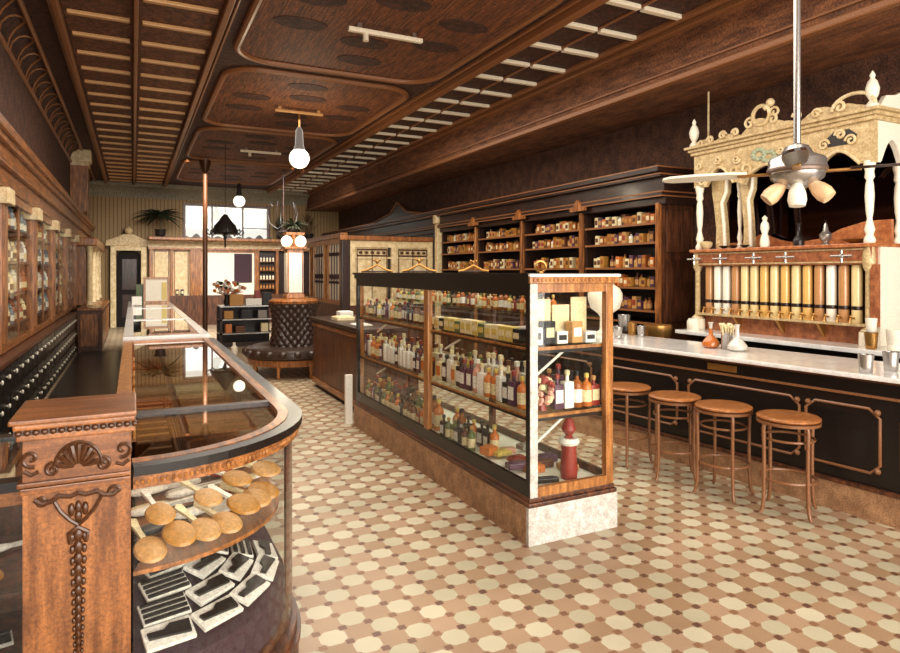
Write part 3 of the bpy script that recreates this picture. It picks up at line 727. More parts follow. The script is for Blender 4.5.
b.box(ix0, ix0+.03, iy1-.05, iy1, .38, 1.55)
part('long_frame', b, M['ebony'], T)
part('mullion', MB().box(ix0-.004, ix0+.04, 4.84, 4.93, .38, 1.55, bevel=.006), M['honey'], T)
b = MB()
b.box(ix0, ix0+.055, iy0-.006, iy0+.0, .29, 1.63)
part('near_post', b, M['stone'], T)
part('far_post', MB().box(ix0+.03, ix0+.07, iy1-.05, iy1-.002, .31, 1.6), M['honey'], T)
part('end_frame', MB().box(ix1-.06, ix1, iy0-.006, iy0+.04, .29, 1.63, bevel=.005).box(ix0+.055, ix1-.06, iy0-.006, iy0+.03, .29, .35).box(ix0+.055, ix1-.06, iy0-.006, iy0+.03, 1.57, 1.63), M['honey'], T)
part('rear_frame', MB().box(ix1-.03, ix1, iy0+.04, iy1, .29, .36).box(ix1-.03, ix1, iy0+.04, iy1, 1.57, 1.63).box(ix1-.03, ix1, 4.85, 4.92, .36, 1.57).box(ix1-.04, ix1, iy1-.05, iy1, .36, 1.57).box(ix0+.07, ix1-.04, iy1-.03, iy1, .29, .36).box(ix0+.07, ix1-.04, iy1-.03, iy1, 1.57, 1.63), M['brown'], T)
part('glass_side', MB().box(ix0+.012, ix0+.016, iy0+.046, 4.84, .38, 1.55), M['glass'], T)
part('glass_side', MB().box(ix0+.012, ix0+.016, 4.93, iy1-.05, .38, 1.55), M['glass'], T)
part('glass_end', MB().box(ix0+.055, ix1-.06, iy0+.008, iy0+.012, .35, 1.57), M['glass'], T)
part('glass_rear', MB().box(ix1-.016, ix1-.012, iy0+.04, iy1-.05, .36, 1.57), M['glass'], T)
part('top', MB().box(ix0+.035, ix1-.035, iy0+.05, iy1-.05, 1.66, 1.666), M['glass'], T)
RC = [(cx0-.012, cy0-.004), (cx1+.012, cy0-.004), (cx1+.012, cy1+.012), (cx0-.012, cy1+.012)]
part('cornice', MB().sweep(RC, 0, .07, 1.672, 1.692, closed=True).sweep(RC, .015, .06, 1.63, 1.672, closed=True), M['ebony'], T)
ce = MB().box(cx0-.01, cx1+.01, cy0-.03, cy0-.004, 1.668, 1.688, bevel=.006); 
part('cornice_end', ce, M['ivory'], T)
ce = MB().box(cx0+.0, cx1-.0, cy0-.014, cy0+.008, 1.628, 1.668, bevel=.004)
for k in range(22): ce.ball((cx0+.03+k*.0305, cy0-.014, 1.65), (.012, .008, .012), 6, 5)
part('beaded_moulding', ce, M['honey'], T)
SH = [(.80, ix0+.03, ix1-.03, 'middle shelf'), (1.23, ix0+.03, ix1-.03, 'upper shelf')]
for z, a, c, nm in SH:
    s = part('shelf', MB().box(a+.004, c, iy0+.05, iy1-.06, z-.012, z), M['shelfglass'], T)
    part('shelf_edge', MB().box(a-.004, a+.012, iy0+.05, iy1-.06, z-.045, z-.026).box(a, c, iy0+.044, iy0+.056, z-.05, z-.03), M['ebony'], s)
    part('shelf_rail', MB().box(a-.006, a+.004, iy0+.05, iy1-.06, z-.026, z-.012).box(a, c, iy0+.042, iy0+.05, z-.03, z-.008), M['honey'], s)
    for y in (4.6, 6.2):
        part('bracket', MB().tube([(a+.01, y-.3, z-.03), (a+.01, y, z-.17)][::1] if False else [(a+.02, y-.32, z-.02), (a+.02, y+.02, z-.15)], .009, 6), M['paper'], s)
    part('end_bracket', MB().tube([(ix0+.32, iy0+.06, z-.03), (ix0+.07, iy0+.06, z-.2)], .009, 6), M['paper'], s)
part('riser_shelf', MB().box(ix0+.3, ix1-.04, iy0+.25, iy1-.1, 1.388, 1.40), M['shelfglass'], T)
# bottles
bp = []
for c, l, cap_, r, h, sq in (('amber', 'white', 'black', .036, .23, 0), ('brown', 'cream', 'black', .034, .21, 0), ('plum', 'white', 'red', .035, .22, 1), ('green', 'cream', 'tan', .034, .21, 0), ('white', 'white', 'cream', .036, .24, 1),
                              ('cream', 'orange', 'brown', .035, .22, 1), ('yellow', 'white', 'green', .033, .2, 0), ('pink', 'white', 'white', .035, .22, 0), ('black', 'white', 'black', .034, .2, 1), ('orange', 'cream', 'yellow', .035, .21, 0), ('red', 'cream', 'tan', .034, .19, 1)):
    bp.append((c, bottle_proto('case_bottle_'+c.replace(' ', '_'), r, h, PAL[c], PAL[l], PAL[cap_], square=bool(sq))))
def put(me, name, loc, label, cat, group, sc=1, rz=0):
    o = bpy.data.objects.new(name, me); COL.objects.link(o); o.location = (loc[0], loc[1], loc[2]+.002); o.rotation_euler = (0, 0, rz); o.scale = sc if isinstance(sc, tuple) else (sc, sc, sc)
    return tag(o, label, cat, group)
def row(x, y0, y1, z, n, words_, pal, smin=.9, smax=1.05, zs=1):
    for k in range(n):
        c, me = bp[random.choice(pal)]
        s = random.uniform(smin, smax)
        put(me, 'bottle', (x+random.uniform(-.012, .012), y0+(y1-y0)*k/(n-1), z), f'{c} bottle, {ordn(k)} from near end of the {words_}', 'bottle', 'bottles in the glass case', (s, s, s*zs), random.uniform(-.2, .2))
MIDF = [0, 1, 2, 3, 4, 5, 7, 8, 9]
row(ix0+.09, 3.54, 4.78, .80, 15, 'near front row, glass case middle shelf', [4, 5, 4, 0, 7, 9, 2, 8], .95, 1.15)
row(ix0+.20, 3.58, 4.80, .80, 13, 'near second row, glass case middle shelf', [4, 5, 6, 7, 9, 4], 1.15, 1.3)
row(ix0+.09, 5.0, 6.62, .80, 18, 'far front row, glass case middle shelf', [4, 4, 2, 9, 8, 5], .85, 1.05)
row(ix0+.20, 5.0, 6.62, .80, 16, 'far second row, glass case middle shelf', [9, 5, 10, 2, 1, 4], 1.1, 1.3)
row(ix0+.40, 3.62, 4.84, 1.40, 20, 'near row on the glass case riser shelf', [0, 9, 3, 6, 1, 5, 10], .55, .68)
row(ix0+.40, 5.0, 6.60, 1.40, 20, 'far row on the glass case riser shelf', [0, 9, 3, 6, 1, 5], .55, .68)
row(ix0+.09, 5.0, 6.62, 1.23, 18, 'far front row, glass case upper shelf', [2, 4, 8, 3, 9, 1, 6], .75, .95)
row(ix0+.09, 5.05, 6.62, .31, 17, 'far front row on the glass case floor', [3, 8, 1, 2, 10, 9], .85, 1.1)
row(ix0+.20, 5.05, 6.62, .31, 15, 'far second row on the glass case floor', [3, 0, 2, 9, 1, 8], 1.1, 1.35)
row(ix0+.45, 3.5, 4.75, .80, 11, 'near rear row, glass case middle shelf', [1, 10, 2, 8, 9], 1.0, 1.2)
row(ix0+.14, 4.35, 4.82, .31, 6, 'front mullion cluster, glass case floor', [3, 8, 10, 1], .8, 1.0)
row(ix0+.26, 4.2, 4.82, .31, 7, 'rear mullion cluster, glass case floor', [3, 0, 9, 8], .9, 1.2)
# end bottles seen through the end pane
for k, (x, c) in enumerate(((ix0+.28, 2), (ix0+.36, 4), (ix0+.44, 0), (ix0+.52, 9), (ix0+.58, 10))):
    put(bp[c][1], 'bottle', (x, 3.42, .80), f'{bp[c][0]} bottle, {ordn(k)} from the case post in the end row of middle shelf', 'bottle', 'bottles in the glass case', 1.05, PI/2)
# boxes on upper shelf
bxm = [(c, carton_proto('box_'+c, .085, .07, .1, PAL[c], PAL[l])) for c, l in (('yellow', 'cream'), ('cream', 'yellow'), ('green', 'yellow'), ('black', 'cream'), ('white', 'black'), ('tan', 'white'))]
for k in range(14):
    c, me = bxm[3] if k in (0, 12) else random.choice(bxm[:3])
    put(me, 'perfume_box', (ix0+.08, 3.55+k*.095, 1.23), f'{c} perfume box, {ordn(k)} from near end, front of glass case upper shelf', 'box', 'boxes on the glass case upper shelf', (1, 1.05, random.uniform(.85, 1.1)))
for k, (x, c, h) in enumerate(((.10, 4, 1.1), (.2, 3, 1.5), (.3, 4, .8), (.42, 5, 1.4), (.53, 4, .7))):
    put(bxm[c][1], 'show_box', (ix0+x, 3.42, 1.23), f'{bxm[c][0]} box, {ordn(k)} from the case post, end of glass case upper shelf', 'box', 'boxes on the glass case upper shelf', (1, 1, h), PI/2)
for k, (x, w_, h_, lab) in enumerate(((.21, .15, .29, 'beside the corner post'), (.37, .14, .25, 'in the middle'), (.52, .13, .3, 'beside the far end post'))):  # pale cards added to put the end pane's bright reflection into colour
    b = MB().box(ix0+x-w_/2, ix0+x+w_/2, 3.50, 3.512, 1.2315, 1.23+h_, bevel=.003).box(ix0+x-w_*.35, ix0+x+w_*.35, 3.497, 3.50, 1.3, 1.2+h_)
    solo('reflection_card', b, PAL['cream'], f'added cream card for pane reflection on glass case upper shelf, {lab}', 'card', (ix0+x, 3.5, 1.23))
# flower puff and red sachet inside the end
b = MB()
for k in range(60):
    a, e = random.uniform(0, 2*PI), random.uniform(-1.2, 1.4)
    b.mi = random.choice((0, 1, 2)); b.ball((ix0+.17+.07*math.cos(a)*math.cos(e), 3.415+.035*math.sin(a)*math.cos(e), .93+.085*math.sin(e)), .02, 6, 4)
b.mi = 0; b.lathe([(.03, .803), (.02, .84), (.03, .9)], c=(ix0+.17, 3.43, 0), seg=8)
solo('flower_ball', b, [PAL['red'], PAL['cream'], PAL['pink']], 'round red and cream flower bouquet inside the near end of the glass case', 'bouquet', (ix0+.17, 3.43, .8), smooth=True)
b = MB().lathe([(.055, .312), (.06, .36), (.05, .5), (.055, .56), (.02, .6), (.05, .64), (.03, .7), (.004, .73)], c=(ix0+.42, 3.48, 0), seg=12)
b.mi = 1; b.lathe([(.062, .54), (.075, .56), (.062, .585)], c=(ix0+.42, 3.48, 0), seg=12)
solo('scent_bottle', b, [PAL['red'], PAL['white']], 'large red scent bottle with white bow on the glass case floor', 'bottle', (ix0+.42, 3.48, .31), smooth=True)
# packets strewn on the case floor
goods = [('white', .16, .11, .02), ('orange', .13, .09, .05), ('plum', .15, .08, .04), ('white', .2, .13, .015), ('red', .12, .08, .05), ('yellow', .13, .1, .03), ('brown', .16, .06, .05), ('white', .18, .1, .02), ('orange', .1, .1, .06), ('plum', .14, .09, .05), ('black', .2, .05, .03), ('grey', .12, .09, .04), ('pink', .12, .08, .04), ('tan', .14, .09, .04)]
pos = [(.1, 3.52), (.24, 3.66), (.11, 3.72), (.1, 3.9), (.24, 3.88), (.2, 4.05), (.38, 3.72), (.4, 3.98), (.1, 4.1), (.52, 3.82), (.15, 3.44), (.52, 4.1), (.33, 4.12), (.55, 3.6)]
where = ['at the near corner', 'beside the mullion bay corner', 'near the long pane', 'midway along the pane', 'behind the red packet', 'toward the mullion', 'in the middle', 'behind the middle', 'before the bottle cluster', 'near the rear pane', 'lying by the end pane', 'by the rear frame', 'behind the cluster of bottles', 'close to the red scent bottle']
for k, ((c, l, w, h), (x, y)) in enumerate(zip(goods, pos)):
    b = MB().box(-l/2, l/2, -w/2, w/2, 0, h, bevel=.006).box(-l*.36, l*.36, -w*.3, w*.3, h, h+.006)
    o = b.build('toilet_packet', PAL[c]); o.location = (ix0+x*.78+.1, y+.04, .312+.022*(k % 3 == 2)); o.rotation_euler = (0, 0, random.uniform(-.4, .4))
    tag(o, f'{c} packet on the glass case floor, {where[k]}', 'packet', 'packets on the glass case floor')
# crested card stands on the case top
for (x, y, s, lab) in ((2.36, 6.5, 1.0, 'far end of the glass case top'), (2.35, 5.35, .92, 'middle of the glass case top'), (2.4, 4.4, .7, 'glass case top above the near bay')):
    T2 = thing('card_stand', 'small gilt scrolled card stand on the '+lab, 'stand', (x, y, 1.692), 'gilt card stands on the glass case')
    w = .17*s
    dirx, diry = math.cos(math.radians(26)), -math.sin(math.radians(26))
    def Q(u, z): return (x+u*dirx, y+u*diry, 1.692+z)
    part('frame', MB().tube([Q(-w, .014), Q(-w*.6, .03*s), Q(0, .085*s), Q(w*.6, .03*s), Q(w, .014)], .012, 6), M['brass'], T2, smooth=True)
    part('foot', MB().tube([Q(-w, .012), Q(w, .012)], .01, 6), M['dark'], T2)
    part('knob', MB().ball(Q(0, .12*s), .02*s, 10, 8).ball(Q(-.03*s, .135*s), .014*s, 8, 6).ball(Q(.03*s, .135*s), .014*s, 8, 6).tube([Q(0, .08*s), Q(0, .12*s)], .008, 6), M['brass'], T2, smooth=True)
b = MB().tube([(2.36+.035*math.cos(a)*dirx, 3.42+.035*math.cos(a)*diry, 1.735+.035*math.sin(a)) for a in [2*PI*k/16 for k in range(16)]], .007, 6, closed=True)
b.box(2.345, 2.375, 3.41, 3.43, 1.692, 1.705)
solo('wire_ring', b, M['brass'], 'small wire ring standing on the near end of the glass case top', 'ring', (2.36, 3.42, 1.692))
# white board leaning at the far end of the case
b = MB().box(2.12, 2.2, 6.86, 6.9, 0, .55); solo('board', b, M['paper'], 'narrow white board standing at the far end of the glass case', 'board', (2.16, 6.88, 0))

# ================================================================== MID COUNTER, OTTOMAN, DISPLAY RACK
T = thing('wooden_counter', 'brown wooden counter in line behind the tall glass case', 'counter', (2.78, 8.3, 0))
part('body', MB().box(2.42, 3.12, 7.12, 9.45, .06, .98), M['brown'], T)
part('kickboard', MB().box(2.45, 3.09, 7.15, 9.42, 0, .06), M['ebony'], T)
part('counter_top', MB().box(2.37, 3.17, 7.07, 9.5, .98, 1.03, bevel=.01), M['dark'], T)
part('moulding', MB().box(2.405, 2.42, 7.12, 9.45, .9, .95).box(2.405, 2.42, 7.12, 9.45, .06, .14), M['oaky'], T)
for k, (x, y, w, l, h, c, lab) in enumerate(((2.55, 7.6, .2, .3, .02, 'white', 'flat white paper pad on the brown counter, near the glass case'), (2.62, 8.6, .25, .3, .05, 'cream', 'cream box on the far half of the brown counter'), (2.8, 9.1, .2, .2, .09, 'white', 'white carton at the far end of the brown counter'), (2.95, 8.2, .2, .3, .1, 'black', 'black box midway along the brown counter'))):
    b = MB().box(x-w/2, x+w/2, y-l/2, y+l/2, 1.03, 1.03+h, bevel=.008).box(x-w/2+.02, x+w/2-.02, y-l/2+.02, y+l/2-.02, 1.03+h, 1.03+h+.006)
    solo('parcel_box', b, PAL[c], lab, 'box', (x, y, 1.03))

ox, oy = 2.42, 10.75
T = thing('round_settee', 'round buttoned leather settee with a tall tufted centre, mid floor at the back', 'settee', (ox, oy, 0))
part('seat', MB().lathe([(.3, .30), (.74, .30), (.79, .33), (.8, .40), (.77, .46), (.66, .49), (.36, .48), (.3, .46)], c=(ox, oy, 0), seg=44), M['leather'], T, smooth=True)
b = MB()
for k in range(22):
    a = 2*PI*k/22; b.ball((ox+.77*math.cos(a), oy+.77*math.sin(a), .4), (.07, .07, .055), 8, 6)
part('seat_buttoning', b, M['leather'], T, smooth=True)
part('apron', MB().lathe([(.66, .2), (.73, .2), (.75, .3), (.66, .3)], c=(ox, oy, 0), seg=40), M['oak'], T, smooth=True)
for k in range(8):
    a = 2*PI*k/8+.2; part('leg', MB().lathe([(.018, 0), (.03, .03), (.022, .08), (.035, .16), (.04, .21)], c=(ox+.66*math.cos(a), oy+.66*math.sin(a), 0), seg=10), M['honey'], T, smooth=True)
rows = []
for i in range(41):
    z = .46+i*.72/40; r0 = .36-.045*math.sin(PI*i/40)+(.02 if i > 36 else 0)
    rows.append([((r0+.05*abs(math.sin(9*a+i*PI/8)*math.sin(9*a-i*PI/8))**.6)*math.cos(a)+ox, (r0+.05*abs(math.sin(9*a+i*PI/8)*math.sin(9*a-i*PI/8))**.6)*math.sin(a)+oy, z) for a in [2*PI*k/108 for k in range(108)]])
part('tufted_back', MB().grid(rows, closed_u=True), M['leather'], T, smooth=True)
part('back_rim', MB().lathe([(.34, 1.18), (.4, 1.18), (.41, 1.22), (.36, 1.25), (.2, 1.26), (.003, 1.26)], c=(ox, oy, 0), seg=36), M['oak'], T, smooth=True)
# mirror pillar
T = thing('mirror_pillar', 'mirrored square pillar with twin globe lamps rising from the round settee', 'pillar', (ox, oy, 1.26))
part('shaft', MB().box(ox-.13, ox+.13, oy-.13, oy+.13, 1.26, 2.08), M['oak'], T)
part('foot_moulding', MB().box(ox-.15, ox+.15, oy-.15, oy+.15, 1.26, 1.33, bevel=.01), M['honey'], T)
part('mirror_face', MB().box(ox-.105, ox+.105, oy-.138, oy-.13, 1.36, 2.02), M['ivory'], T)  # ivory on two faces puts the mirror's bright reflection into colour
part('mirror_face', MB().box(ox-.138, ox-.13, oy-.105, oy+.105, 1.36, 2.02), M['ivory'], T)
part('mirror_face', MB().box(ox+.13, ox+.138, oy-.105, oy+.105, 1.36, 2.02), M['mirror'], T)
part('cap', MB().box(ox-.18, ox+.18, oy-.18, oy+.18, 2.08, 2.12, bevel=.01).box(ox-.15, ox+.15, oy-.15, oy+.15, 2.32, 2.36).lathe([(.05, 2.12), (.05, 2.32)], c=(ox, oy, 0), seg=10), M['oak'], T)
for k in range(4):
    a = math.radians(-102.7)+PI/2*k+PI/4
    gxx, gyy = ox+.16*math.cos(a), oy+.16*math.sin(a)
    g = part('globe', MB().ball((gxx, gyy, 2.21), .095, 16, 12), M['globe'], T, smooth=True)
    part('arm', MB().tube([(ox, oy, 2.13), (gxx, gyy, 2.115)], .02, 8), M['brass'], g)
T2 = thing('potted_fern', 'dark green fern crowning the mirrored pillar', 'plant', (ox, oy, 2.36))
part('pot', MB().lathe([(.1, 2.36), (.14, 2.46), (.12, 2.46)], c=(ox, oy, 0), seg=14), M['pot'], T2, smooth=True)
part('foliage', foliage((ox, oy, 2.44), 40, .32, 1., .5, .03, R, upb=.5), M['leaf'], T2)

# display rack behind the post
T = thing('display_rack', 'low glass-shelved display rack by the iron post, crowded with small goods', 'rack', (2.35, 15.4, 0))
part('frame', MB().box(1.75, 2.95, 15.1, 15.14, .0, .1).box(1.75, 1.8, 15.1, 15.15, .1, .9).box(2.9, 2.95, 15.1, 15.15, .1, .9).box(1.75, 2.95, 15.7, 15.75, 0, .9), M['dark'], T)
for z in (.28, .6, .9): part('shelf', MB().box(1.75, 2.95, 15.1, 15.72, z, z+.03), M['silver'], T)
for k, (x, z, w, h, c) in enumerate(((1.95, .312, .14, .2, 'orange'), (2.2, .312, .2, .15, 'brown'), (2.75, .312, .16, .2, 'cream'), (1.95, .632, .2, .18, 'ochre'), (2.35, .632, .25, .2, 'black'), (2.7, .632, .2, .18, 'grey'))):
    b = MB().box(x-w/2, x+w/2, 15.2, 15.4, z, z+h, bevel=.01).box(x-w*.3, x+w*.3, 15.195, 15.2, z+h*.2, z+h*.7)
    solo('goods_box', b, PAL[c], f'{c} box on the {"lower" if z<.5 else "middle"} shelf of the rack by the iron post', 'box', (x, 15.3, z))
for k, (x, w, h, c, lab) in enumerate(((2.12, .3, .26, 'ochre', 'ochre box beside the bouquet on the rack top'), (2.5, .36, .16, 'white', 'white box at the middle of the rack top'), (2.8, .2, .3, 'black', 'black box near the end of the rack top'), (2.62, .12, .34, 'red', 'red box behind the white box on the rack top'))):
    yy = 15.25 if c != 'red' else 15.45
    b = MB().box(x-w/2, x+w/2, yy-.08, yy+.08, .932, .93+h, bevel=.01).box(x-w*.3, x+w*.3, yy-.086, yy-.08, .97, .93+h*.7)
    solo('goods_box', b, PAL[c], lab, 'box', (x, yy, .93))
T = thing('flower_vase', 'vase of pink, orange and white flowers on top of the rack', 'vase', (1.95, 15.5, .93))
part('vase', MB().lathe([(.06, .932), (.08, 1.0), (.05, 1.12), (.07, 1.18)], c=(1.95, 15.5, 0), seg=12), M['pot'], T, smooth=True)
b = MB()
for k in range(50):
    b.mi = random.choice((0, 1, 2, 3)); a = random.uniform(0, 2*PI); r = random.uniform(0, .38); b.ball((1.98+r*math.cos(a), 15.5+.5*r*math.sin(a), 1.22+random.uniform(0, .3)*(1-r)), .045, 7, 5)
    b.tube([(1.95, 15.5, 1.14), (1.98+r*math.cos(a), 15.5+.5*r*math.sin(a), 1.24)], .006, 4)
part('flowers', b, [PAL['pink'], PAL['orange'], PAL['white'], M['leaf']], T)
b = MB().lathe([(.06, 0), (.075, .02), (.07, .16), (.03, .2), (.03, .26)], c=(1.85, 13.6, 0), seg=12); solo('jug', b, M['ivory'], 'small white jug on the floor near the iron post', 'jug', (1.85, 13.6, 0), smooth=True)

# ================================================================== LONG COUNTER CASES (left aisle)
def marble_case(i, y0, y1, lab):
    T = thing('counter_showcase', lab, 'showcase', (.3, (y0+y1)/2, 0), 'marble-edged showcases in a line')
    part('body', MB().box(-.05, .63, y0+.02, y1-.02, .1, 1.04), M['oak'], T)
    part('kickboard', MB().box(-.02, .6, y0+.04, y1-.04, 0, .1), M['ebony'], T)
    part('top_edge', MB().sweep([(-.08, y0), (.66, y0), (.66, y1), (-.08, y1)], 0, .085, 1.06, 1.105, closed=True), M['marble'], T)
    part('inner_bed', MB().box(-.06, .64, y0+.03, y1-.03, 1.041, 1.06), M['dark'], T)
    part('glass_top', MB().box(.005, .575, y0+.085, y1-.085, 1.09, 1.1), M['topglass'], T)
marble_case(0, 6.5, 8.8, 'white marble-edged counter showcase behind the curved one')
marble_case(1, 8.85, 11.6, 'second white marble-edged counter showcase along the aisle')
marble_case(2, 11.65, 14.6, 'third and farthest white marble-edged counter showcase')
T = thing('framed_card', 'upright wooden framed pale card with a yellow patch on the farthest showcase', 'frame', (.5, 13.6, 1.105))
part('frame', MB().box(.22, .26, 13.58, 13.62, 1.105, 1.6).box(.72, .76, 13.58, 13.62, 1.105, 1.6).box(.22, .76, 13.58, 13.62, 1.56, 1.6).box(.22, .76, 13.58, 13.64, 1.105, 1.14), M['honey'], T) if False else part('frame', MB().box(.18, .22, 13.58, 13.62, 1.105, 1.6).box(.6, .64, 13.58, 13.62, 1.105, 1.6).box(.22, .6, 13.58, 13.62, 1.56, 1.6).box(.22, .6, 13.58, 13.64, 1.105, 1.14), M['honey'], T)
b = MB().box(.22, .6, 13.595, 13.605, 1.14, 1.56); b.mi = 1; b.box(.5, .59, 13.585, 13.597, 1.16, 1.5)
part('card', b, [M['ivory'], PAL['yellow']], T)
for (x, y, w, h, c, lab) in ((.06, 12.6, .16, .16, 'white', 'white carton near the aisle edge of the farthest showcase'), (.12, 13.8, .14, .36, 'green', 'green package standing beside the framed card'), (.45, 14.2, .16, .3, 'orange', 'orange package behind the framed card')):
    b = MB().box(x-w/2, x+w/2, y-.07, y+.07, 1.106, 1.106+h, bevel=.01).box(x-w*.3, x+w*.3, y-.076, y-.07, 1.13, 1.1+h*.7)
    solo('carton', b, PAL[c], lab, 'carton', (x, y, 1.106))

# curved near showcase
PATH = [(0.0, 2.30)] + [(.66*math.sin(t), 2.98-.68*math.cos(t)) for t in [PI/2*k/14 for k in range(1, 15)]] + [(.66, 4.2), (.66, 6.42)]
FULL = PATH + [(-.06, 6.42), (-.06, 2.30)]
T = thing('curved_showcase', 'near oak showcase with bowed glass corner and brushes inside', 'showcase', (.3, 4.3, 0))
def closed_prism(off, z0, z1, name, m):
    """polygon of the plan inset by off"""
    pts = []
    for p in FULL:
        v = Vector(p)-Vector((.25, 4.2)); k = 1
        pts.append((min(max(p[0], -.06+off), .66-off) if True else 0, p[1]))
    return pts
def inset(off):
    out = [(0.0, 2.30+off)] + [((.66-off)*math.sin(t), 2.98-(.68-off)*math.cos(t)) for t in [PI/2*k/14 for k in range(1, 15)]] + [(.66-off, 6.42-off), (-.06+off, 6.42-off), (-.06+off, 2.53+max(off, 0)), (max(off, 0), 2.53+max(off, 0))]
    return out
part('plinth', MB().prism(inset(-.015), 'xy', 0, .12), M['dark'], T)
part('base_moulding', MB().prism(inset(-.025), 'xy', .12, .15).prism(inset(-.008), 'xy', .15, .2), M['browny'], T)
part('lower_deck', MB().prism(inset(.03), 'xy', .20, .23), M['brown'], T)
dk = MB()
tt = [PI/2*k/14 for k in range(15)]
def eo(t, off): return ((.66-off)*math.sin(t), 2.98-(.68-off)*math.cos(t))
dk.grid([[(*eo(t, off), z) for t in tt]+[(.66-off, 4.2, z), (.66-off, 6.3, z)] for off, z in ((.045, .231), (.045, .375), (.15, .413), (.3, .467), (.5, .539), (.6, .55))])
part('deck_cloth', dk, M['curtain'], T)
part('glass_front', MB().sweep(PATH, .012, .017, .2, 1.0), M['glass'], T, smooth=True)
sh = inset(.07)
part('shelf', MB().prism(sh, 'xy', .685, .70), M['oaky'], T)
part('back_panel', MB().box(-.05, -.03, 2.53, 6.4, .3, 1.04), M['oaky'], T)
part('end_panel', MB().box(-.03, .62, 6.36, 6.4, .3, 1.04), M['oak'], T)
r = MB().sweep(PATH, -.012, .05, 1.0, 1.045)
part('under_rail', r, M['oaky'], T, smooth=False)
rb = MB()
for i in range(len(PATH)-1):
    a, c = Vector(PATH[i]), Vector(PATH[i+1]); L = (c-a).length; nn = max(1, int(L/.016)); d = (c-a)/L; nr = Vector((d.y, -d.x))
    if a.y > 3.6: break
    for k in range(nn):
        q = a+d*(k+.5)*L/nn+nr*.014; rb.ball((q.x, q.y, 1.02), (.006, .006, .009), 5, 4)
part('beading', rb, M['honey'], T)
part('top_rail', MB().sweep(PATH, -.03, .03, 1.045, 1.075), M['ebony'], T)
part('inner_rail', MB().sweep(PATH, .03, .075, 1.05, 1.078), M['oaky'], T)
part('end_rail', MB().box(-.05, .59, 6.34, 6.42, 1.045, 1.08), M['oakx'], T)
part('back_rail', MB().box(-.075, -.005, 2.54, 6.42, 1.045, 1.082), M['honey'], T)
part('crossbar', MB().box(-.005, .585, 3.12, 3.17, 1.05, 1.078), M['dark'], T)
part('glass_top', MB().prism(inset(.07), 'xy', 1.062, 1.068), M['topglass'], T)
part('glass_post', MB().box(.635, .662, 2.98, 3.02, .2, 1.0), M['brown'], T)

part('upper_tray', MB().box(-.025, .56, 3.32, 6.3, .905, .92), M['honey'], T)
ty = [3.42, 3.72, 4.05, 4.4, 4.8, 5.2, 5.65, 6.05]
for k, y in enumerate(ty):
    for q, (x, w_) in enumerate(((.1, .2), (.38, .28))):
        c = (('ochre', 'tan'), ('tan', 'ochre'), ('orange', 'tan'), ('tan', 'cream'))[k % 4][q]
        b = MB().box(x-w_/2, x+w_/2, y-.12, y+.12, .922, .96, bevel=.004).box(x-w_*.4, x+w_*.4, y-.09, y+.09, .96, .964)
        solo('flat_box', b, PAL[c], f'flat {c} box under the counter glass, {ordn(k)} from the crossbar on the {("aisle", "shop floor")[q]} side', 'box', (x, y, .922), 'flat boxes under the counter glass')
# pilaster with carving
px0, px1, pf = -.285, -.006, 2.19
T = thing('carved_pilaster', 'carved oak pilaster with shell frieze and moulded cap at the near showcase corner', 'pilaster', (-.15, 2.3, 0))
part('shaft', MB().box(px0, px1, pf, 2.46, 0, 1.06), M['oakp'], T)
part('band', MB().box(px0-.008, px1, pf-.008, 2.465, 1.055, 1.075, bevel=.004).box(px0-.014, px1, pf-.014, 2.47, 1.078, 1.092, bevel=.004), M['oakpx'], T)
part('frieze', MB().box(px0, px1, pf, 2.46, 1.092, 1.215), M['oakpx'], T)
part('cap', MB().box(px0-.015, px1+.012, pf-.015, 2.475, 1.213, 1.232, bevel=.004).box(px0-.022, px1+.012, pf-.022, 2.485, 1.245, 1.262, bevel=.006).box(px0-.032, px1+.016, pf-.032, 2.5, 1.262, 1.277, bevel=.005), M['oakpx'], T)
bd = MB().box(px0-.02, px1+.014, pf-.016, 2.48, 1.23, 1.246)
for k in range(15): bd.ball((px0-.008+k*.0213, pf-.02, 1.238), (.009, .008, .009), 8, 6)
part('egg_moulding', bd, M['oakcarve'], T, smooth=True)
mx = (px0+px1)/2
car = MB()
for k in range(9):
    a = PI*(k+.5)/9
    car.tube([(mx+.012*math.cos(a), pf-.004, 1.122+.01*math.sin(a)), (mx+.035*math.cos(a), pf-.012, 1.122+.04*math.sin(a)), (mx+.052*math.cos(a), pf-.006, 1.122+.066*math.sin(a))], [.004, .0075, .009], 6)
car.tube([(mx+.062*math.cos(a), pf-.004, 1.12+.075*math.sin(a)) for a in [PI*k/14 for k in range(15)]], .005, 6)
for s in (-1, 1):
    car.tube(spiral((mx+s*.065, 1.122), .02, 1.3, PI/2, 'xz', pf-.004, sgn=-s), .0055, 6)
    car.tube(spiral((mx+s*.118, 1.16), .026, 1.1, PI*1.4 if s > 0 else -PI*.4, 'xz', pf-.004, sgn=s), .006, 6)
    car.tube([(mx+s*.1, pf-.004, 1.12), (mx+s*.118, pf-.005, 1.112), (mx+s*.135, pf-.004, 1.125)], .0055, 6)
part('shell_carving', car, M['oakcarve'], T, smooth=True)
car = MB()
for s in (-1, 1):
    car.tube([(mx+s*.11, pf-.003, 1.038), (mx+s*.09, pf-.006, 1.025), (mx+s*.065, pf-.008, 1.03), (mx+s*.05, pf-.006, 1.042), (mx+s*.02, pf-.004, 1.036), (mx, pf-.004, 1.044)], .007, 6)
    car.tube([(mx+s*.062, pf-.004, 1.028), (mx+s*.045, pf-.006, .995), (mx+s*.02, pf-.006, .965), (mx, pf-.004, .948)], .0055, 6)
    car.tube(spiral((mx+s*.092, 1.034), .018, 1.2, 0, 'xz', pf-.003, sgn=s), .005, 6)
for a in (-.5, 0, .5): car.ball((mx+.018*a*2, pf-.003, 1.0-.01*abs(a)), (.009, .008, .02), 8, 6)
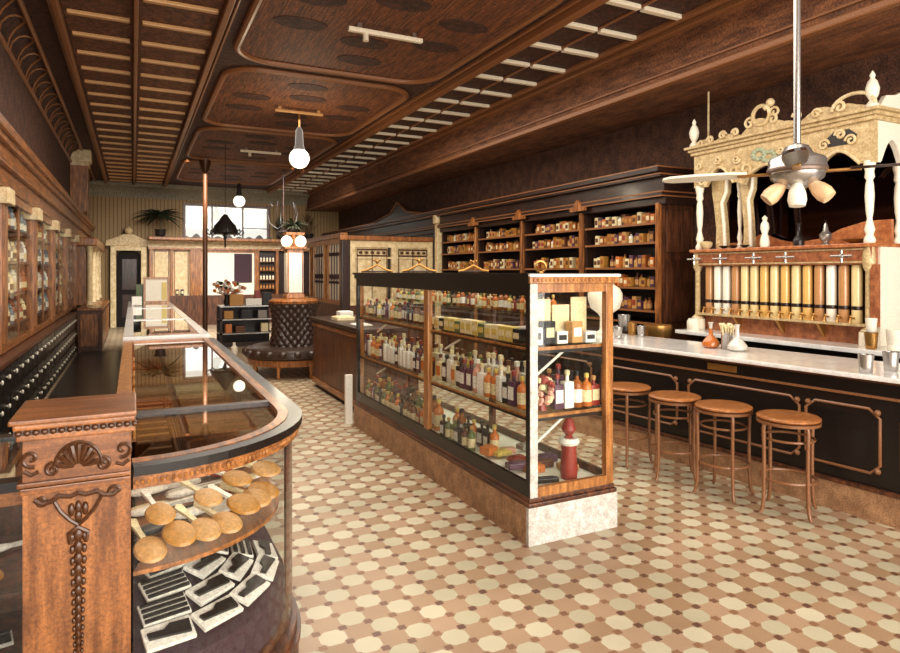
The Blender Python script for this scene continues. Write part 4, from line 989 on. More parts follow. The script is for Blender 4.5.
car.ball((mx, pf-.003, .975), (.01, .008, .018), 8, 6)
part('swag_carving', car, M['oakcarve'], T, smooth=True)
car = MB()
car.tube([(mx-.02, pf-.003, .895), (mx-.024, pf-.004, .925), (mx, pf-.006, .942), (mx+.024, pf-.004, .925), (mx+.02, pf-.003, .895)], .007, 6)
z = .92; k = 0
while z > .56:
    s = .018-.008*(.92-z)/.36
    car.ball((mx, pf-.003, z), (s*.75, .01, s*1.2), 8, 6)
    for q in (-1, 1): car.ball((mx+q*s*.9, pf-.002, z-.008), (s*.45, .008, s*.8), 7, 5)
    z -= s*2.0
part('drop_carving', car, M['oakcarve'], T, smooth=True)

# left return showcase
T = thing('return_showcase', 'short glazed showcase closing the aisle beside the carved pilaster', 'showcase', (-.8, 2.6, 0))
part('plinth', MB().box(-1.35, px0-.01, 2.3, 2.95, 0, .3), M['dark'], T)
part('deck', MB().box(-1.33, px0-.01, 2.33, 2.93, .3, .4), M['brown'], T)
part('glass_front', MB().box(-1.35, px0-.01, 2.312, 2.317, .4, 1.0), M['glass'], T)
part('shelf', MB().box(-1.35, px0-.012, 2.38, 2.9, .685, .70), M['brown'], T)
part('under_rail', MB().box(-1.36, px0-.01, 2.29, 2.35, 1.0, 1.045), M['oakx'], T)
part('top_rail', MB().box(-1.36, px0-.01, 2.27, 2.33, 1.045, 1.075), M['ebony'], T)
part('rear_rail', MB().box(-1.36, px0-.01, 2.9, 2.96, 1.045, 1.075), M['ebony'], T)
part('glass_top', MB().box(-1.35, px0-.012, 2.33, 2.9, 1.06, 1.066), M['topglass'], T)
part('back_panel', MB().box(-1.35, px0-.01, 2.93, 2.95, .3, 1.045), M['brown'], T)

# brushes, mirrors, combs in the near showcase
def paddle(L, rx, ry, hw, m1, m2, kind):
    b = MB()
    b.lathe([(.002, -.006), (.9, -.006), (1, 0), (.9, .008), (.5, .012), (.002, .013)], seg=20)
    for v in b.bm.verts: v.co.x *= rx; v.co.y *= ry
    b.mi = 1
    b.prism([(rx*.9, -hw*.6), (rx+L*.3, -hw*.55), (rx+L*.9, -hw), (rx+L, 0), (rx+L*.9, hw), (rx+L*.3, hw*.55), (rx*.9, hw*.6)], 'xy', -.005, .008)
    if kind == 'brush':
        b.mi = 2; b.lathe([(.75, -.028), (.8, -.006)], seg=18)
        for v in b.bm.verts:
            if v.co.z < -.0062 and abs(v.co.x) <= .81 and abs(v.co.y) <= .81: v.co.x *= rx; v.co.y *= ry
    o = b.build('p', [m1, m2, PAL['black']], smooth=True); return only_mesh(o)
tanm = paddle(.1, .062, .048, .014, PAL['tan'], PAL['cream'], 'mirror')
ochm = paddle(.1, .066, .05, .014, PAL['ochre'], PAL['white'], 'mirror')
redm = paddle(.11, .05, .038, .014, PAL['red'], PAL['cream'], 'mirror')
whim = paddle(.12, .07, .028, .013, PAL['white'], PAL['white'], 'mirror')
cream_ = paddle(.13, .075, .03, .013, PAL['cream'], PAL['tan'], 'mirror')
blam = paddle(.11, .07, .03, .013, PAL['black'], PAL['black'], 'mirror')
def place(me, name, x, y, z, rz, tilt, label, cat, sc=1):
    o = bpy.data.objects.new(name, me); COL.objects.link(o); o.location = (x, y, z)
    o.rotation_euler = (Matrix.Rotation(tilt, 3, 'X') @ Matrix.Rotation(rz, 3, 'Z')).to_euler()
    o.scale = (sc, sc, sc); tag(o, label, cat, 'toilet articles in the near showcase'); return o
def ell(t, off): return ((.66-off)*math.sin(t), 2.98-(.68-off)*math.cos(t))
# front row of tan ovals along the bowed edge, propped on a slope toward the glass
def slope(y): return .742+(y-2.44)*.1
for k in range(8):
    t = .10+k*.178; x, y = ell(t, .125)
    me = (tanm, ochm, tanm, tanm, ochm, tanm, ochm, tanm)[k]
    place(me, 'hand_mirror', x, y, slope(y)+(0, .03, .012)[k % 3]+.022*(k == 7), PI/2+t*.5+.3, .36, f'{"tan" if me is tanm else "ochre"} oval hand mirror, {ordn(k)} from the pilaster along the bowed front shelf', 'hand mirror', 1.08)
for k in range(3):
    t = .2+k*.42; x, y = ell(t, .215)
    place((ochm, tanm, ochm)[k], 'hand_mirror', x, y, slope(y)+.075, 1.9+k*.25, .3, f'{("ochre", "tan", "ochre")[k]} oval hand mirror, {ordn(k)} from the pilaster in the second shelf row', 'hand mirror', 1.0)
wb = [(.07, 2.66, .5, blam, 'black'), (.21, 2.68, .4, whim, 'white'), (.34, 2.76, .7, whim, 'white'), (.06, 2.78, .3, whim, 'white'), (.2, 2.80, .35, blam, 'black'), (.36, 2.9, .7, redm, 'red'), (.06, 2.90, .25, cream_, 'cream'), (.2, 2.93, .3, whim, 'white'), (.37, 3.03, .5, whim, 'white'), (.06, 3.02, .2, whim, 'white'), (.2, 3.06, .3, whim, 'white'), (.37, 3.16, .5, redm, 'red'), (.06, 3.14, .2, whim, 'white'), (.2, 3.19, .3, cream_, 'cream'), (.37, 3.29, .4, whim, 'white'), (.06, 3.27, .2, blam, 'black'), (.2, 3.32, .3, whim, 'white'), (.37, 3.42, .4, whim, 'white'), (.06, 3.4, .2, whim, 'white'), (.2, 3.46, .3, whim, 'white'), (.37, 3.56, .4, blam, 'black')]
for k, (x, y, a, me, c) in enumerate(wb):
    place(me, 'hair_brush', x, y, .728+.032*(k % 2), a, .04, f'{c} hair brush lying on the upper showcase shelf, {ordn(k)} from the bowed glass', 'brush', 1.15)
# lower deck: boxed combs and razors
def combcard(w, l, nstripe, m1=None):
    b = MB().box(-w/2, w/2, -l/2, l/2, 0, .012, bevel=.003); b.mi = 1
    for k in range(nstripe):
        y = -l/2+(k+.5)*l/nstripe; b.box(-w*.46, w*.46, y-l/nstripe*.24, y+l/nstripe*.24, .012, .02)
    o = b.build('c', [PAL['white'], PAL['black']]); return only_mesh(o)
def combbox(w, l):
    b = MB().box(-w/2, w/2, -l/2, l/2, 0, .016, bevel=.003); b.mi = 1
    b.prism([(-w*.4, -l*.12), (w*.0, -l*.2), (w*.42, -l*.3), (w*.44, l*.25), (w*.05, l*.3), (-w*.1, l*.1), (-w*.42, l*.14)], 'xy', .016, .026)
    o = b.build('c', [PAL['white'], PAL['black']]); return only_mesh(o)
cc2 = combcard(.165, .095, 3); cc1 = combcard(.165, .1, 4); cb1 = combbox(.17, .092); cb2 = combbox(.165, .098)
kindw = {cc1: 'card of four black combs', cc2: 'card of three black combs', cb1: 'white box with black brush', cb2: 'white box with black comb'}
for r, (off, ts) in enumerate(((.125, (.21, .55, .89, 1.23, 1.55)), (.23, (.24, .67, 1.10, 1.52)), (.335, (.34, .93, 1.5)), (.435, (.5, 1.4)))):
    for k, t in enumerate(ts):
        x, y = ell(t, off)
        me = ((cb2, cb1, cb1, cb2, cb1), (cc1, cb1, cb2, cc2), (cc1, cb2, cc1), (cc2, cc1))[r][k]
        o = place(me, 'comb_box', x, y, .405+(off-.07)*.36, 0, 0, f'{kindw[me]}, {ordn(k)} from the pilaster in {ordn(r)} row of lower showcase deck', 'box')
        o.rotation_euler = (Matrix.Rotation(t, 3, 'Z') @ Matrix.Rotation(.345, 3, 'X')).to_euler()
for k, (me, x, y, z, a, nm, lab) in enumerate(((ochm, -.42, 2.46, .73, 1.9, 'hand_mirror', 'ochre oval hand mirror on the aisle showcase shelf'), (tanm, -.52, 2.6, .73, 1.4, 'hand_mirror', 'tan oval hand mirror behind the ochre one in the aisle showcase'), (whim, -.45, 2.72, .72, .3, 'hair_brush', 'white hair brush at the back of the aisle showcase shelf'), (cb1, -.44, 2.5, .406, .3, 'comb_box', 'white box with black brush in the bottom of the aisle showcase'), (cc2, -.46, 2.68, .406, .2, 'comb_box', 'card of three black combs in the bottom of the aisle showcase'))):
    place(me, nm, x, y, z, a, 0, lab, 'box' if nm == 'comb_box' else 'brush')

# ================================================================== SODA COUNTER AND STOOLS
bo = (4.53, 2.43); bth = math.atan(.1)
def bar(x, y): return (bo[0]+x*math.cos(bth)-y*math.sin(bth), bo[1]+x*math.sin(bth)+y*math.cos(bth))
T = thing('soda_counter', 'long dark soda counter with white marble top and gilt-lined front', 'counter', (bo[0], bo[1], 0), rotz=bth)
LN0, LN1 = -2.2, 4.5
part('plinth', MB().box(-.0, .7, LN0, LN1, 0, .2), M['plinth'], T)
part('plinth_moulding', MB().box(-.012, .7, LN0, LN1, .2, .225, bevel=.006), M['brown'], T)
part('front_panel', MB().box(.03, .7, LN0, LN1, .225, .95), M['ebony'], T)
part('marble_top', MB().box(-.05, .78, LN0-.05, LN1+.05, .965, 1.0, bevel=.01), M['marble'], T)
part('top_moulding', MB().box(.0, .72, LN0, LN1, .945, .965), M['browny'], T)
part('frieze_rail', MB().box(.015, .05, LN0, LN1, .835, .855, bevel=.005), M['bent'], T)
def frame_loop(y0, y1, z0=.32, z1=.76):
    r = .06
    pts = [(.022, y0+r, z0), (.022, y1-r, z0), (.022, y1, z0+r), (.022, y1, z1-r)] + [(.022, y1-.07, z1), (.022, y0+.07, z1), (.022, y0, z1-r), (.022, y0, z0+r)]
    return MB().tube(pts, .011, 6, closed=True).ball((.022, y0+.015, z1-.02), .022, 8, 6).ball((.022, y1-.015, z1-.02), .022, 8, 6).ball((.022, y0+.015, z0+.02), .022, 8, 6)
for y0, y1 in ((-1.3, .0), (.13, .63), (.68, 1.66), (1.78, 2.7), (2.85, 3.9)):
    part('panel_frame', frame_loop(y0, y1), M['bent'], T, smooth=True)
part('plaque', MB().box(.02, .035, 1.2, 1.47, .87, .925, bevel=.004), M['brass'], T, label='small blank brass plaque')
# stools
S = thing('bar_stool', '', 'stool', (0, 0, 0))
part('seat', MB().lathe([(.002, .655), (.17, .655), (.195, .66), (.206, .67), (.206, .68), (.195, .688), (.17, .69), (.002, .688)], seg=36), M['seat'], S, smooth=True)
part('seat_rim', MB().lathe([(.18, .635), (.205, .635), (.207, .656), (.18, .656)], seg=36), M['bent'], S, smooth=True)
for k in range(4):
    a = PI/4+k*PI/2+.35
    prof = [(.185, .645), (.195, .6), (.192, .5), (.19, .35), (.192, .2), (.196, .1), (.207, .035), (.222, .012)]
    part('leg', MB().tube([(r*math.cos(a), r*math.sin(a), z) for r, z in prof], [.014, .014, .013, .013, .013, .013, .012, .011], 10), M['bent'], S, smooth=True)
part('upper_ring', MB().tube([(.165*math.cos(a), .165*math.sin(a), .53) for a in [2*PI*k/32 for k in range(32)]], .009, 8, closed=True), M['bent'], S, smooth=True)
part('foot_ring', MB().tube([(.178*math.cos(a), .178*math.sin(a), .25) for a in [2*PI*k/32 for k in range(32)]], .011, 8, closed=True), M['bent'], S, smooth=True)
stl = [('nearest bentwood stool, farthest along from the glass case', 4.15, 2.96, .15), ('second nearest round bentwood stool at the soda counter', 4.04, 3.42, -.1), ('third bentwood stool along the counter, third from the near end', 4.0, 3.87, .5), ('farthest bentwood stool, half hidden by the tall glass case', 3.95, 4.38, -.3)]
for i, (lab, x, y, rz) in enumerate(stl):
    o = S if i == 0 else copy_tree(S)
    o.location = (x, y, 0); o.rotation_euler = (0, 0, rz); tag(o, lab, 'stool', 'bentwood stools at the soda counter')

# things on the counter
def lathe_thing(name, lab, cat, x, y, z, prof, m, seg=18):
    return solo(name, MB().lathe([(r, z+h) for r, h in prof], c=(x, y, 0), seg=seg), m, lab, cat, (x, y, z), smooth=True)
def carafe(x, y, m, mw, lab, s=1.0):
    T = thing('carafe', lab, 'carafe', (x, y, 1.0))
    part('bowl', MB().lathe([(.05*s, 1.0), (.075*s, 1.02), (.078*s, 1.05), (.05*s, 1.09), (.02*s, 1.12), (.016*s, 1.18)], c=(x, y, 0), seg=18), m, T, smooth=True)
    part('neck', MB().lathe([(.016*s, 1.18), (.017*s, 1.22), (.026*s, 1.235), (.018*s, 1.238)], c=(x, y, 0), seg=14), mw, T, smooth=True)
ambg = flat('amber_syrup', (186, 108, 50), .12, .1, .6); palg = flat('pale_water_glass', (206, 200, 190), .1, .1, .6)
x, y = bar(.42, 1.72); carafe(x, y, ambg, palg, 'amber syrup carafe on the marble counter beside the straw holder')
x, y = bar(.40, 1.44); carafe(x, y, palg, palg, 'clear round carafe on the marble counter beyond the straw holder', 1.08)
x, y = bar(.44, 1.57)
T = thing('straw_holder', 'silver holder of cream straws standing between two carafes', 'holder', (x, y, 1.0))
part('cup', MB().lathe([(.045, 1.0), (.05, 1.005), (.048, 1.15), (.052, 1.155), (.044, 1.15)], c=(x, y, 0), seg=18), M['silver'], T, smooth=True)
b = MB()
for k in range(20):
    a = k*2.4; r = .036*math.sqrt(k/20); b.tube([(x+r*math.cos(a)*.7, y+r*math.sin(a)*.7, 1.02), (x+r*math.cos(a)*1.7, y+r*math.sin(a)*1.7, 1.2+.012*(k % 3))], .008, 6); b.ball((x+r*math.cos(a)*1.8, y+r*math.sin(a)*1.8, 1.2+.012*(k % 3)), .014, 6, 5)
part('straws', b, PAL['cream'], T)
TUM = [(.03, 0), (.034, .004), (.044, .12), (.04, .122), (.036, .02), (.002, .015)]
CUP = [(.035, 0), (.04, .005), (.043, .05), (.05, .13), (.045, .128), (.038, .02), (.002, .015)]
for (bx, by, z, pr, m, s, lab, nm) in (
    ((4.547, 2.659), 0, 1.0, CUP, 'silver', 1, 'silver soda cup on the marble counter, first of two from the carafes', 'soda_cup'),
    ((4.797, 2.634), 0, 1.0, CUP, 'silver', 1.05, 'silver soda cup on the marble counter, second from the carafes', 'soda_cup'),
    ((5.84, 3.37), 0, 1.022, CUP, 'brass', 1.1, 'copper soda cup on the back marble ledge under the white panel', 'soda_cup'),
    ((5.84, 3.37), 0, 1.168, CUP, 'ivory', .95, 'white cup stacked on top of the copper cup', 'soda_cup'),
    ((5.88, 3.2), 0, 1.022, TUM, 'ivory', 1.5, 'tall white tumbler on the back ledge beside the copper cup', 'tumbler'),
    ((4.535, 5.164), 0, 1.0, TUM, 'silver', 1.1, 'silver tumbler by the white urn, nearest the marble edge', 'tumbler'),
    ((4.962, 5.423), 0, 1.0, CUP, 'brass', 1.05, 'brass soda cup next to the white urn', 'soda_cup'),
    ((5.214, 5.832), 0, 1.0, CUP, 'silver', 1.5, 'tall silver beaker behind the brass cup near the white urn', 'beaker'),
    ((4.896, 5.212), 0, 1.0, TUM, 'silver', 1.0, 'short silver tumbler standing apart from the white urn', 'tumbler')):
    x, y = bx if isinstance(bx, tuple) else bar(bx, by)
    solo(nm, MB().lathe([(r*s, z+h*s) for r, h in pr], c=(x, y, 0), seg=18), M[m], lab, 'cup', (x, y, z), smooth=True)
x, y = (4.694, 5.556)
T = thing('milk_urn', 'white porcelain urn on the marble counter behind the glass case corner', 'urn', (x, y, 1.0))
part('pedestal', MB().lathe([(.1, 1.0), (.1, 1.03), (.06, 1.06), (.055, 1.2), (.08, 1.24)], c=(x, y, 0), seg=20), M['ivory'], T, smooth=True)
part('bowl', MB().lathe([(.08, 1.24), (.16, 1.3), (.19, 1.4), (.19, 1.46), (.16, 1.52), (.1, 1.56)], c=(x, y, 0), seg=24), M['ivory'], T, smooth=True)
part('lid', MB().lathe([(.1, 1.56), (.07, 1.6), (.02, 1.62), (.025, 1.65), (.003, 1.66)], c=(x, y, 0), seg=18), M['ivory'], T, smooth=True)

# ================================================================== SODA FOUNTAIN BACK BAR
fy0, fy1, fX = 3.44, 5.50, 6.0
T = thing('back_counter', 'dark back counter with white marble ledge under the soda fountain', 'counter', (6.2, 3.8, 0))
part('body', MB().box(5.88, 6.58, 1.2, 5.5, 0, .975), M['ebony'], T)
part('marble_ledge', MB().box(5.75, 6.585, 1.2, 5.56, .975, 1.02, bevel=.008), M['marble'], T)
lathe_thing('jar', 'squat white jar on the far end of the back ledge', 'jar', 5.84, 5.36, 1.02, [(.07, 0), (.075, .01), (.075, .11), (.06, .13), (.06, .14), (.003, .145)], M['ivory'])
lathe_thing('copper_bowl', 'brown copper bowl low at the end of the back counter', 'bowl', 5.7, 5.78, .0, [(.2, 0), (.22, .02), (.2, .8), (.16, .86), (.12, .88), (.15, .93), (.17, 1.02), (.165, 1.06), (.14, 1.04)], M['brass'])
T = thing('soda_fountain', 'ornate cream soda fountain with onyx syrup columns and carved canopy', 'soda fountain', (6.3, 4.47, 1.02))
# lower register
part('lower_panel', MB().box(fX+.12, fX+.18, fy0+.1, fy1-.06, 1.02, 1.2), M['redmarble'], T)
for y in (3.98, 4.42, 4.95): part('bracket', MB().prism([(fX+.0, 1.2), (fX+.12, 1.2), (fX+.12, 1.05)], 'xz', y-.015, y+.015), M['brass'], T)
part('column_sill', MB().box(fX-.02, fX+.2, fy0+.08, fy1-.06, 1.195, 1.22, bevel=.006), M['gilt'], T)
part('column_backing', MB().box(fX+.12, fX+.18, fy0+.08, fy1-.06, 1.22, 1.77), M['oakcarve'], T)
cols = [M[q] for q in 'onyx3 onyx4 onyx4 onyx3 onyx1 onyx1 onyx2 onyx1 onyx2 onyx1 onyx2 onyx3 onyx4 onyx3 onyx1'.split()]
nC = 15
cols = cols[::-1]
for k in range(nC):
    y = fy0+.19+k*(fy1-fy0-.36)/(nC-1)
    c = part('syrup_column', MB().lathe([(.044, 1.22), (.047, 1.23), (.047, 1.75), (.043, 1.765)], c=(fX+.07, y, 0), seg=16), cols[k], T, smooth=True)
    part('band', MB().lathe([(.049, 1.345), (.05, 1.35), (.05, 1.375), (.049, 1.38)], c=(fX+.07, y, 0), seg=16), M['dark'], c, smooth=True)
    part('tap', MB().tube([(fX+.03, y, 1.27), (fX-.03, y, 1.265), (fX-.045, y, 1.225)], .009, 6).ball((fX-.025, y, 1.285), .014, 7, 5), M['brass'], c, smooth=True)
part('fascia', MB().box(fX-.005, fX+.58, fy0+.02, fy1-.0, 1.77, 1.93), M['redmarble'], T)
part('fascia_lines', MB().box(fX-.012, fX-.004, fy0+.06, fy1-.02, 1.785, 1.8).box(fX-.012, fX-.004, fy0+.06, fy1-.02, 1.905, 1.92), M['gilt'], T)
part('ledge', MB().box(fX-.05, fX+.58, fy0-.02, fy1+.03, 1.93, 1.965, bevel=.008), M['orangemarble'], T)
for y in (3.68, 4.25, 4.62, 5.05, 5.42):
    dp = MB().tube([(fX-.0, y, 1.85), (fX-.09, y, 1.85)], .014, 8).tube([(fX-.09, y-.1, 1.85), (fX-.09, y+.1, 1.85)], .01, 6).tube([(fX-.09, y, 1.9), (fX-.09, y, 1.79)], .011, 6).ball((fX-.09, y, 1.85), .024, 8, 6)
    part('draught_arm', dp, M['silver'], T, smooth=True)
# side posts of lower register
for y in (fy0+.06, fy1-.03):
    part('corner_column', MB().lathe([(.07, 1.02), (.075, 1.05), (.075, 1.15), (.06, 1.17), (.03, 1.2), (.028, 1.7), (.05, 1.75), (.055, 1.8), (.045, 1.93)], c=(fX+.03, y, 0), seg=16), M['gilt'], T, smooth=True)
    part('column_foot', MB().lathe([(.078, 1.021), (.082, 1.04), (.08, 1.14), (.062, 1.168)], c=(fX+.03, y, 0), seg=16), M['ivory'], T, smooth=True)
part('end_panel', MB().box(fX+.1, fX+.58, fy0, fy0+.04, 1.021, 1.93), M['ivory'], T, label='plain white end panel')
part('side_jamb', MB().box(fX+.0, fX+.1, fy0+.0, fy0+.035, 1.2, 1.77), M['redmarble'], T)
# upper register
part('mirror', MB().box(fX+.54, fX+.56, fy0+.05, fy1-.05, 1.966, 2.9), M['mirrord'], T)
sc = [(fy0+.08, 1.965), (fy1-.08, 1.965), (fy1-.08, 2.04), (fy1-.4, 2.06), (fy1-.6, 2.14), (fy1-.8, 2.06), (4.5, 2.02), (4.2, 2.05), (4.0, 2.14), (3.75, 2.2), (fy0+.08, 2.2)]
part('scalloped_splash', MB().prism(sc, 'yz', fX+.42, fX+.46), M['orangemarble'], T)
balu = [(.045, 1.965), (.05, 1.99), (.045, 2.01), (.03, 2.04), (.045, 2.09), (.03, 2.15), (.022, 2.19), (.032, 2.26), (.04, 2.4), (.034, 2.5), (.026, 2.54), (.042, 2.57), (.036, 2.62), (.05, 2.68), (.05, 2.72)]
for (bx, by_) in ((fX+.04, fy0+.06), (fX+.04, fy1-.05), (fX+.5, fy0+.06)):
    part('baluster', MB().lathe(balu, c=(bx, by_, 0), seg=16), M['ivory'], T, smooth=True)
# canopy fascia with cusped openings (in the yz plane)
fz = lambda y: 0
def cusp(y0, y1, zb, zt, n=10, depth=.18):
    return [(y0+(y1-y0)*k/n, zb+depth*math.sin(PI*k/n)) for k in range(n+1)]
bot = [(fy0-.0, 2.7), (fy0+.1, 2.7)] + [(fy0+.12+(.42)*k/8, 2.7+.15*math.sin(PI*k/8)) for k in range(9)] + [(fy0+.6, 2.72), (fy0+.7, 2.66), (fy0+.82, 2.74)] + [(4.28+.5*k/8, 2.74+.1*math.sin(PI*k/8)) for k in range(9)] + [(4.82, 2.66), (4.9, 2.7)] + [(4.94+.4*k/8, 2.7+.2*math.sin(PI*k/8)) for k in range(9)] + [(fy1-.1, 2.7), (fy1, 2.7)]
part('canopy_fascia', MB().prism(bot+[(fy1, 3.08), (fy0, 3.08)], 'yz', fX-.0, fX+.06), M['gilt'], T)
part('canopy_top', MB().box(fX+.06, fX+.58, fy0+.05, fy1, 3.04, 3.08), M['gilt'], T)
part('end_fascia', MB().prism([(fX+.062, 2.7), (fX+.1, 2.7)]+[(fX+.12+.32*k/8, 2.72+.2*math.sin(PI*k/8)) for k in range(9)]+[(fX+.48, 2.7), (fX+.58, 2.7), (fX+.58, 3.079), (fX+.062, 3.079)], 'xz', fy0-.002, fy0+.048), M['ivory'], T)
part('cornice', MB().box(fX-.03, fX+.58, fy0-.03, fy1+.03, 3.08, 3.12, bevel=.008).box(fX-.055, fX+.58, fy0-.055, fy1+.05, 3.12, 3.155, bevel=.01).box(fX-.09, fX+.58, fy0-.09, fy1+.08, 3.155, 3.185, bevel=.008), M['gilt'], T)
part('end_cresting', MB().prism([(fX+.0, 3.185), (fX+.58, 3.185), (fX+.58, 3.34), (fX+.4, 3.38), (fX+.25, 3.32), (fX+.1, 3.3)], 'xz', fy0-.05, fy0-.01), M['ivory'], T)
# carved relief on the fascia
rel = MB()
for (y, z, r, st, sg) in ((fy0+.63, 2.84, .1, 0, 1), (fy0+.72, 2.75, .07, PI, -1), (4.78, 2.82, .09, 0, -1), (4.92, 2.82, .07, PI, 1), (5.38, 2.76, .06, 0, 1), (fy0+.3, 3.0, .05, 0, 1), (5.15, 2.98, .05, 0, -1)):
    rel.tube(spiral((y, z), r, 1.4, st, 'yz', fX-.012, sgn=sg), .016, 6)
for y0_, y1_, zz in ((fy0+.12, fy0+.54, 2.7), (4.28, 4.78, 2.74), (4.94, 5.34, 2.7)):
    d = .15 if y0_ < 3.7 else .1 if y0_ < 4.5 else .2
    rel.tube([(fX-.008, y0_+(y1_-y0_)*k/10, zz+d*math.sin(PI*k/10)) for k in range(11)], .016, 6)
for (y, z, r, st, sg) in ((fy0+.2, 2.93, .055, 0, 1), (fy0+.46, 2.93, .055, PI, -1), (4.2, 2.93, .06, 0, 1), (4.9, 2.95, .05, PI, 1), (5.42, 2.95, .04, 0, -1), (4.36, 2.96, .04, 0, -1)):
    rel.tube(spiral((y, z), r, 1.4, st, 'yz', fX-.012, sgn=sg), .013, 6)
part('scroll_relief', rel, M['cream'], T, smooth=True)
part('opening_shade', MB().prism([(fy0+.17, 2.9), (fy0+.42, 2.9), (fy0+.44, 2.98), (fy0+.36, 3.04), (fy0+.22, 3.04), (fy0+.15, 2.98)], 'yz', fX-.006, fX+.0), M['pot'], T)  # dark plate on the fascia, an opening's shade put into colour
rel = MB()
for (y, z) in ((fy0+.85, 2.9), (4.62, 2.96), (4.5, 2.92)):
    for k in range(9):
        a = k*.7; rel.ball((fX-.006, y+.07*math.cos(a), z+.05*math.sin(a)), (.016, .035, .025), 7, 5)
part('leaf_relief', rel, M['verd'], T, smooth=True)
# cresting along the canopy front
cr = MB()
L = fy1-fy0
def crest_h(y):
    u = (y-fy0)/L
    return 3.2+.05+.05*abs(math.sin(u*PI*6))
poly = [(fy0, 3.185)]+[(fy0+L*k/48, 3.2+.045*abs(math.sin(k/48*PI*6))+(.1 if .42 < k/48 < .66 else 0)*math.sin(PI*(k/48-.42)/.24 if .42 < k/48 < .66 else 0)+(.06*math.sin(PI*(k/48-.06)/.26) if .06 < k/48 < .32 else 0)) for k in range(49)]+[(fy1, 3.185)]
part('cresting', MB().prism(poly, 'yz', fX-.04, fX-.01), M['gilt'], T)
for (y, z, r, sg, st) in ((3.72, 3.25, .06, 1, 0), (3.95, 3.24, .05, -1, PI), (4.15, 3.26, .05, 1, 0), (4.42, 3.29, .06, 1, 0), (4.7, 3.3, .07, -1, PI), (4.88, 3.24, .045, 1, 0), (5.05, 3.24, .05, -1, PI), (5.22, 3.22, .045, 1, 0), (5.36, 3.21, .04, -1, 0)):
    part('crest_scroll', MB().tube(spiral((y, z), r, 1.3, st, 'yz', fX-.05, sgn=sg), .016, 6), M['cream'], T, smooth=True)
cr.tube([(fX-.045, 3.6+.2*math.cos(a), 3.22+.13*math.sin(a)) for a in [PI*k/12 for k in range(13)]], .018, 6)
part('crest_arch', cr, M['cream'], T, smooth=True)
cr = MB()
cr.tube([(fX-.045, 4.56+.1*math.cos(a), 3.36+.1*math.sin(a)) for a in [2*PI*k/20 for k in range(20)]], .022, 7, closed=True)
cr.ball((fX-.045, 4.45, 3.47), .045, 8, 6).ball((fX-.045, 4.5, 3.43), .035, 8, 6).tube(spiral((4.4, 3.36), .06, 1.2, 0, 'yz', fX-.045), .014, 6)
part('crest_ring', cr, M['cream'], T, smooth=True)
for y in (fy0+.0, fy1-.02):
    part('finial', MB().lathe([(.05, 3.185), (.055, 3.21), (.025, 3.25), (.05, 3.3), (.058, 3.36), (.04, 3.42), (.018, 3.45), (.025, 3.48), (.003, 3.52)], c=(fX-.02, y, 0), seg=14), M['ivory'], T, smooth=True)
# tall S-shaped inner supports
for (y, s) in ((5.22, 1), (4.86, .75)):
    p = [(y-.07*s, 1.965), (y+.07*s, 1.965), (y+.06*s, 2.2), (y+.09*s, 2.45), (y+.12*s, 2.62), (y+.13*s, 2.78), (y-.09*s, 2.78), (y-.08*s, 2.62), (y-.02*s, 2.5), (y-.05*s, 2.25)]
    part('scroll_support', MB().prism(p, 'yz', fX+.12, fX+.2), M['gilt'], T)
    part('support_edge', MB().tube([(fX+.115, q[0], q[1]) for q in p[5:][::-1]+[p[0]]] if False else [(fX+.118, y-.065*s, 1.98), (fX+.118, y-.05*s, 2.25), (fX+.118, y-.02*s, 2.5), (fX+.118, y-.08*s, 2.62), (fX+.118, y-.09*s, 2.76)], .02, 7), M['ivory'], T, smooth=True)
part('light_baluster', MB().lathe([(r*.7, z) for r, z in balu], c=(fX+.2, 5.02, 0), seg=14), M['ivory'], T, smooth=True)
# things on the fountain ledge
lathe_thing('bowl', 'white bowl on the fountain ledge beside the far baluster', 'bowl', fX+.02, 5.335, 1.966, [(.03, 0), (.035, .01), (.065, .04), (.068, .075), (.05, .09), (.003, .095)], M['cream'])
for k, y in enumerate((5.1, 4.97, 4.82)):
    lathe_thing('dish', f'small dark dish, {ordn(k)} from the white bowl on the fountain ledge', 'dish', fX+.03, y, 1.966, [(.02, 0), (.025, .008), (.055, .03), (.05, .032), (.003, .015)], M['pot'], 14)
lathe_thing('statuette', 'black and white statuette bottle mid ledge of the fountain', 'bottle', fX+.04, 4.58, 1.966, [(.045, 0), (.05, .05), (.04, .11), (.028, .14), (.045, .2), (.04, .25), (.02, .28), (.03, .31), (.003, .34)], M['ivory'])
lathe_thing('siphon', 'dark siphon jar on the ledge below the fan', 'jar', fX+.05, 4.2, 1.966, [(.05, 0), (.055, .05), (.04, .09), (.02, .11), (.015, .2), (.03, .23), (.003, .24)], M['pot'])
lathe_thing('glass_jar', 'silver footed jar on the ledge, toward the near baluster', 'jar', fX+.05, 3.92, 1.966, [(.05, 0), (.02, .02), (.05, .05), (.06, .1), (.03, .13), (.015, .2), (.003, .22)], M['silver'])
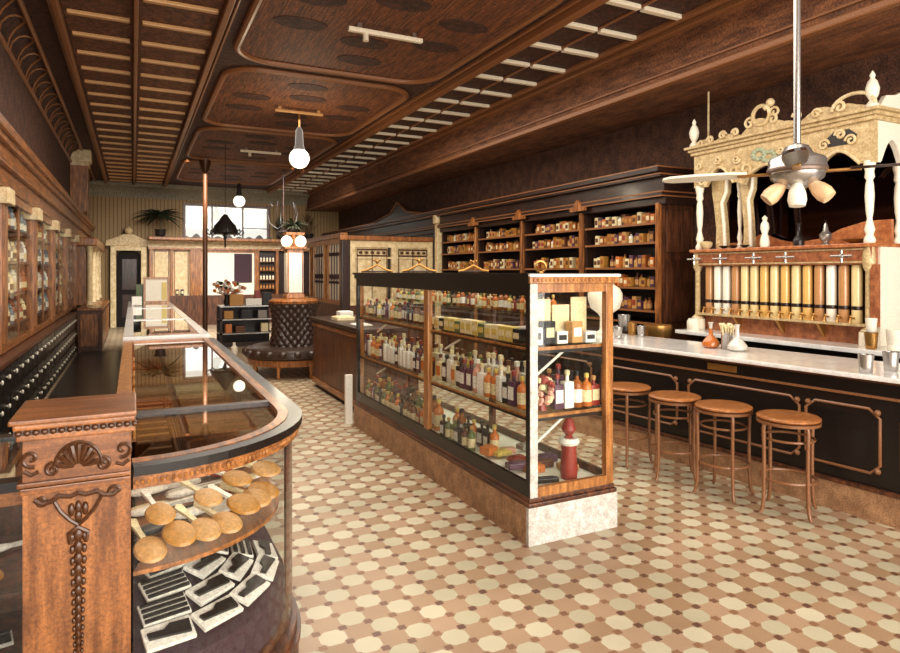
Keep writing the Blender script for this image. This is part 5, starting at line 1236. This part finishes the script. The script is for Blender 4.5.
lathe_thing('dish', 'wide brown dish on the ledge by the near baluster', 'dish', fX+.1, 3.66, 1.966, [(.04, 0), (.05, .01), (.12, .04), (.11, .045), (.003, .02)], M['brass'])

# ================================================================== LIGHT, WORLD, CAMERA
def area(name, loc, rot, sx, sy, e, col=(1, 1, 1), spread=PI):
    l = bpy.data.lights.new(name, 'AREA'); l.shape = 'RECTANGLE'; l.size = sx; l.size_y = sy; l.energy = e; l.color = col
    l.spread = spread; o = bpy.data.objects.new(name, l); COL.objects.link(o); o.location = loc; o.rotation_euler = rot; return o
area('storefront_daylight', (2.6, -2.5, 2.2), (PI/2, 0, 0), 7.6, 3.6, 620, (1, .96, .88))
area('overhead_fill', (2.4, 7.2, 4.25), (0, 0, 0), 4.5, 9.6, 480, (1, .93, .82))  # added overhead fill for the aisle, no real skylight above
area('rear_fill', (2.6, 16.5, 4.2), (math.radians(42), 0, 0), 5, 2.0, 420, (1, .97, .9), math.radians(105))  # added fill to brighten the back wall, no skylight there
def point(name, loc, e, r, col=(1, .88, .66)):
    l = bpy.data.lights.new(name, 'POINT'); l.energy = e; l.shadow_soft_size = r; l.color = col
    o = bpy.data.objects.new(name, l); COL.objects.link(o); o.location = loc
point('globe_glow', (2.49, 10.3, 3.35), 40, .1)
point('settee_glow', (ox-.3, oy-.5, 2.25), 14, .1)
w = bpy.data.worlds.new('daylight'); SC.world = w; w.use_nodes = True
bg = w.node_tree.nodes['Background']; bg.inputs[0].default_value = (1, .98, .93, 1); bg.inputs[1].default_value = 1.0

cam = bpy.data.cameras.new('camera'); co = bpy.data.objects.new('camera', cam); COL.objects.link(co)
co.location = (0, 0, H); co.rotation_euler = (PI/2, 0, -math.atan(317/636))
cam.sensor_width = 36; cam.lens = 36*636/900; cam.shift_y = -54.5/900; cam.clip_start = .05
SC.camera = co
SC.view_settings.view_transform = 'Standard'
SC.view_settings.gamma = .9
SC.view_settings.exposure = .08
SC.cycles.transparent_max_bounces = 20
SC.cycles.max_bounces = 8
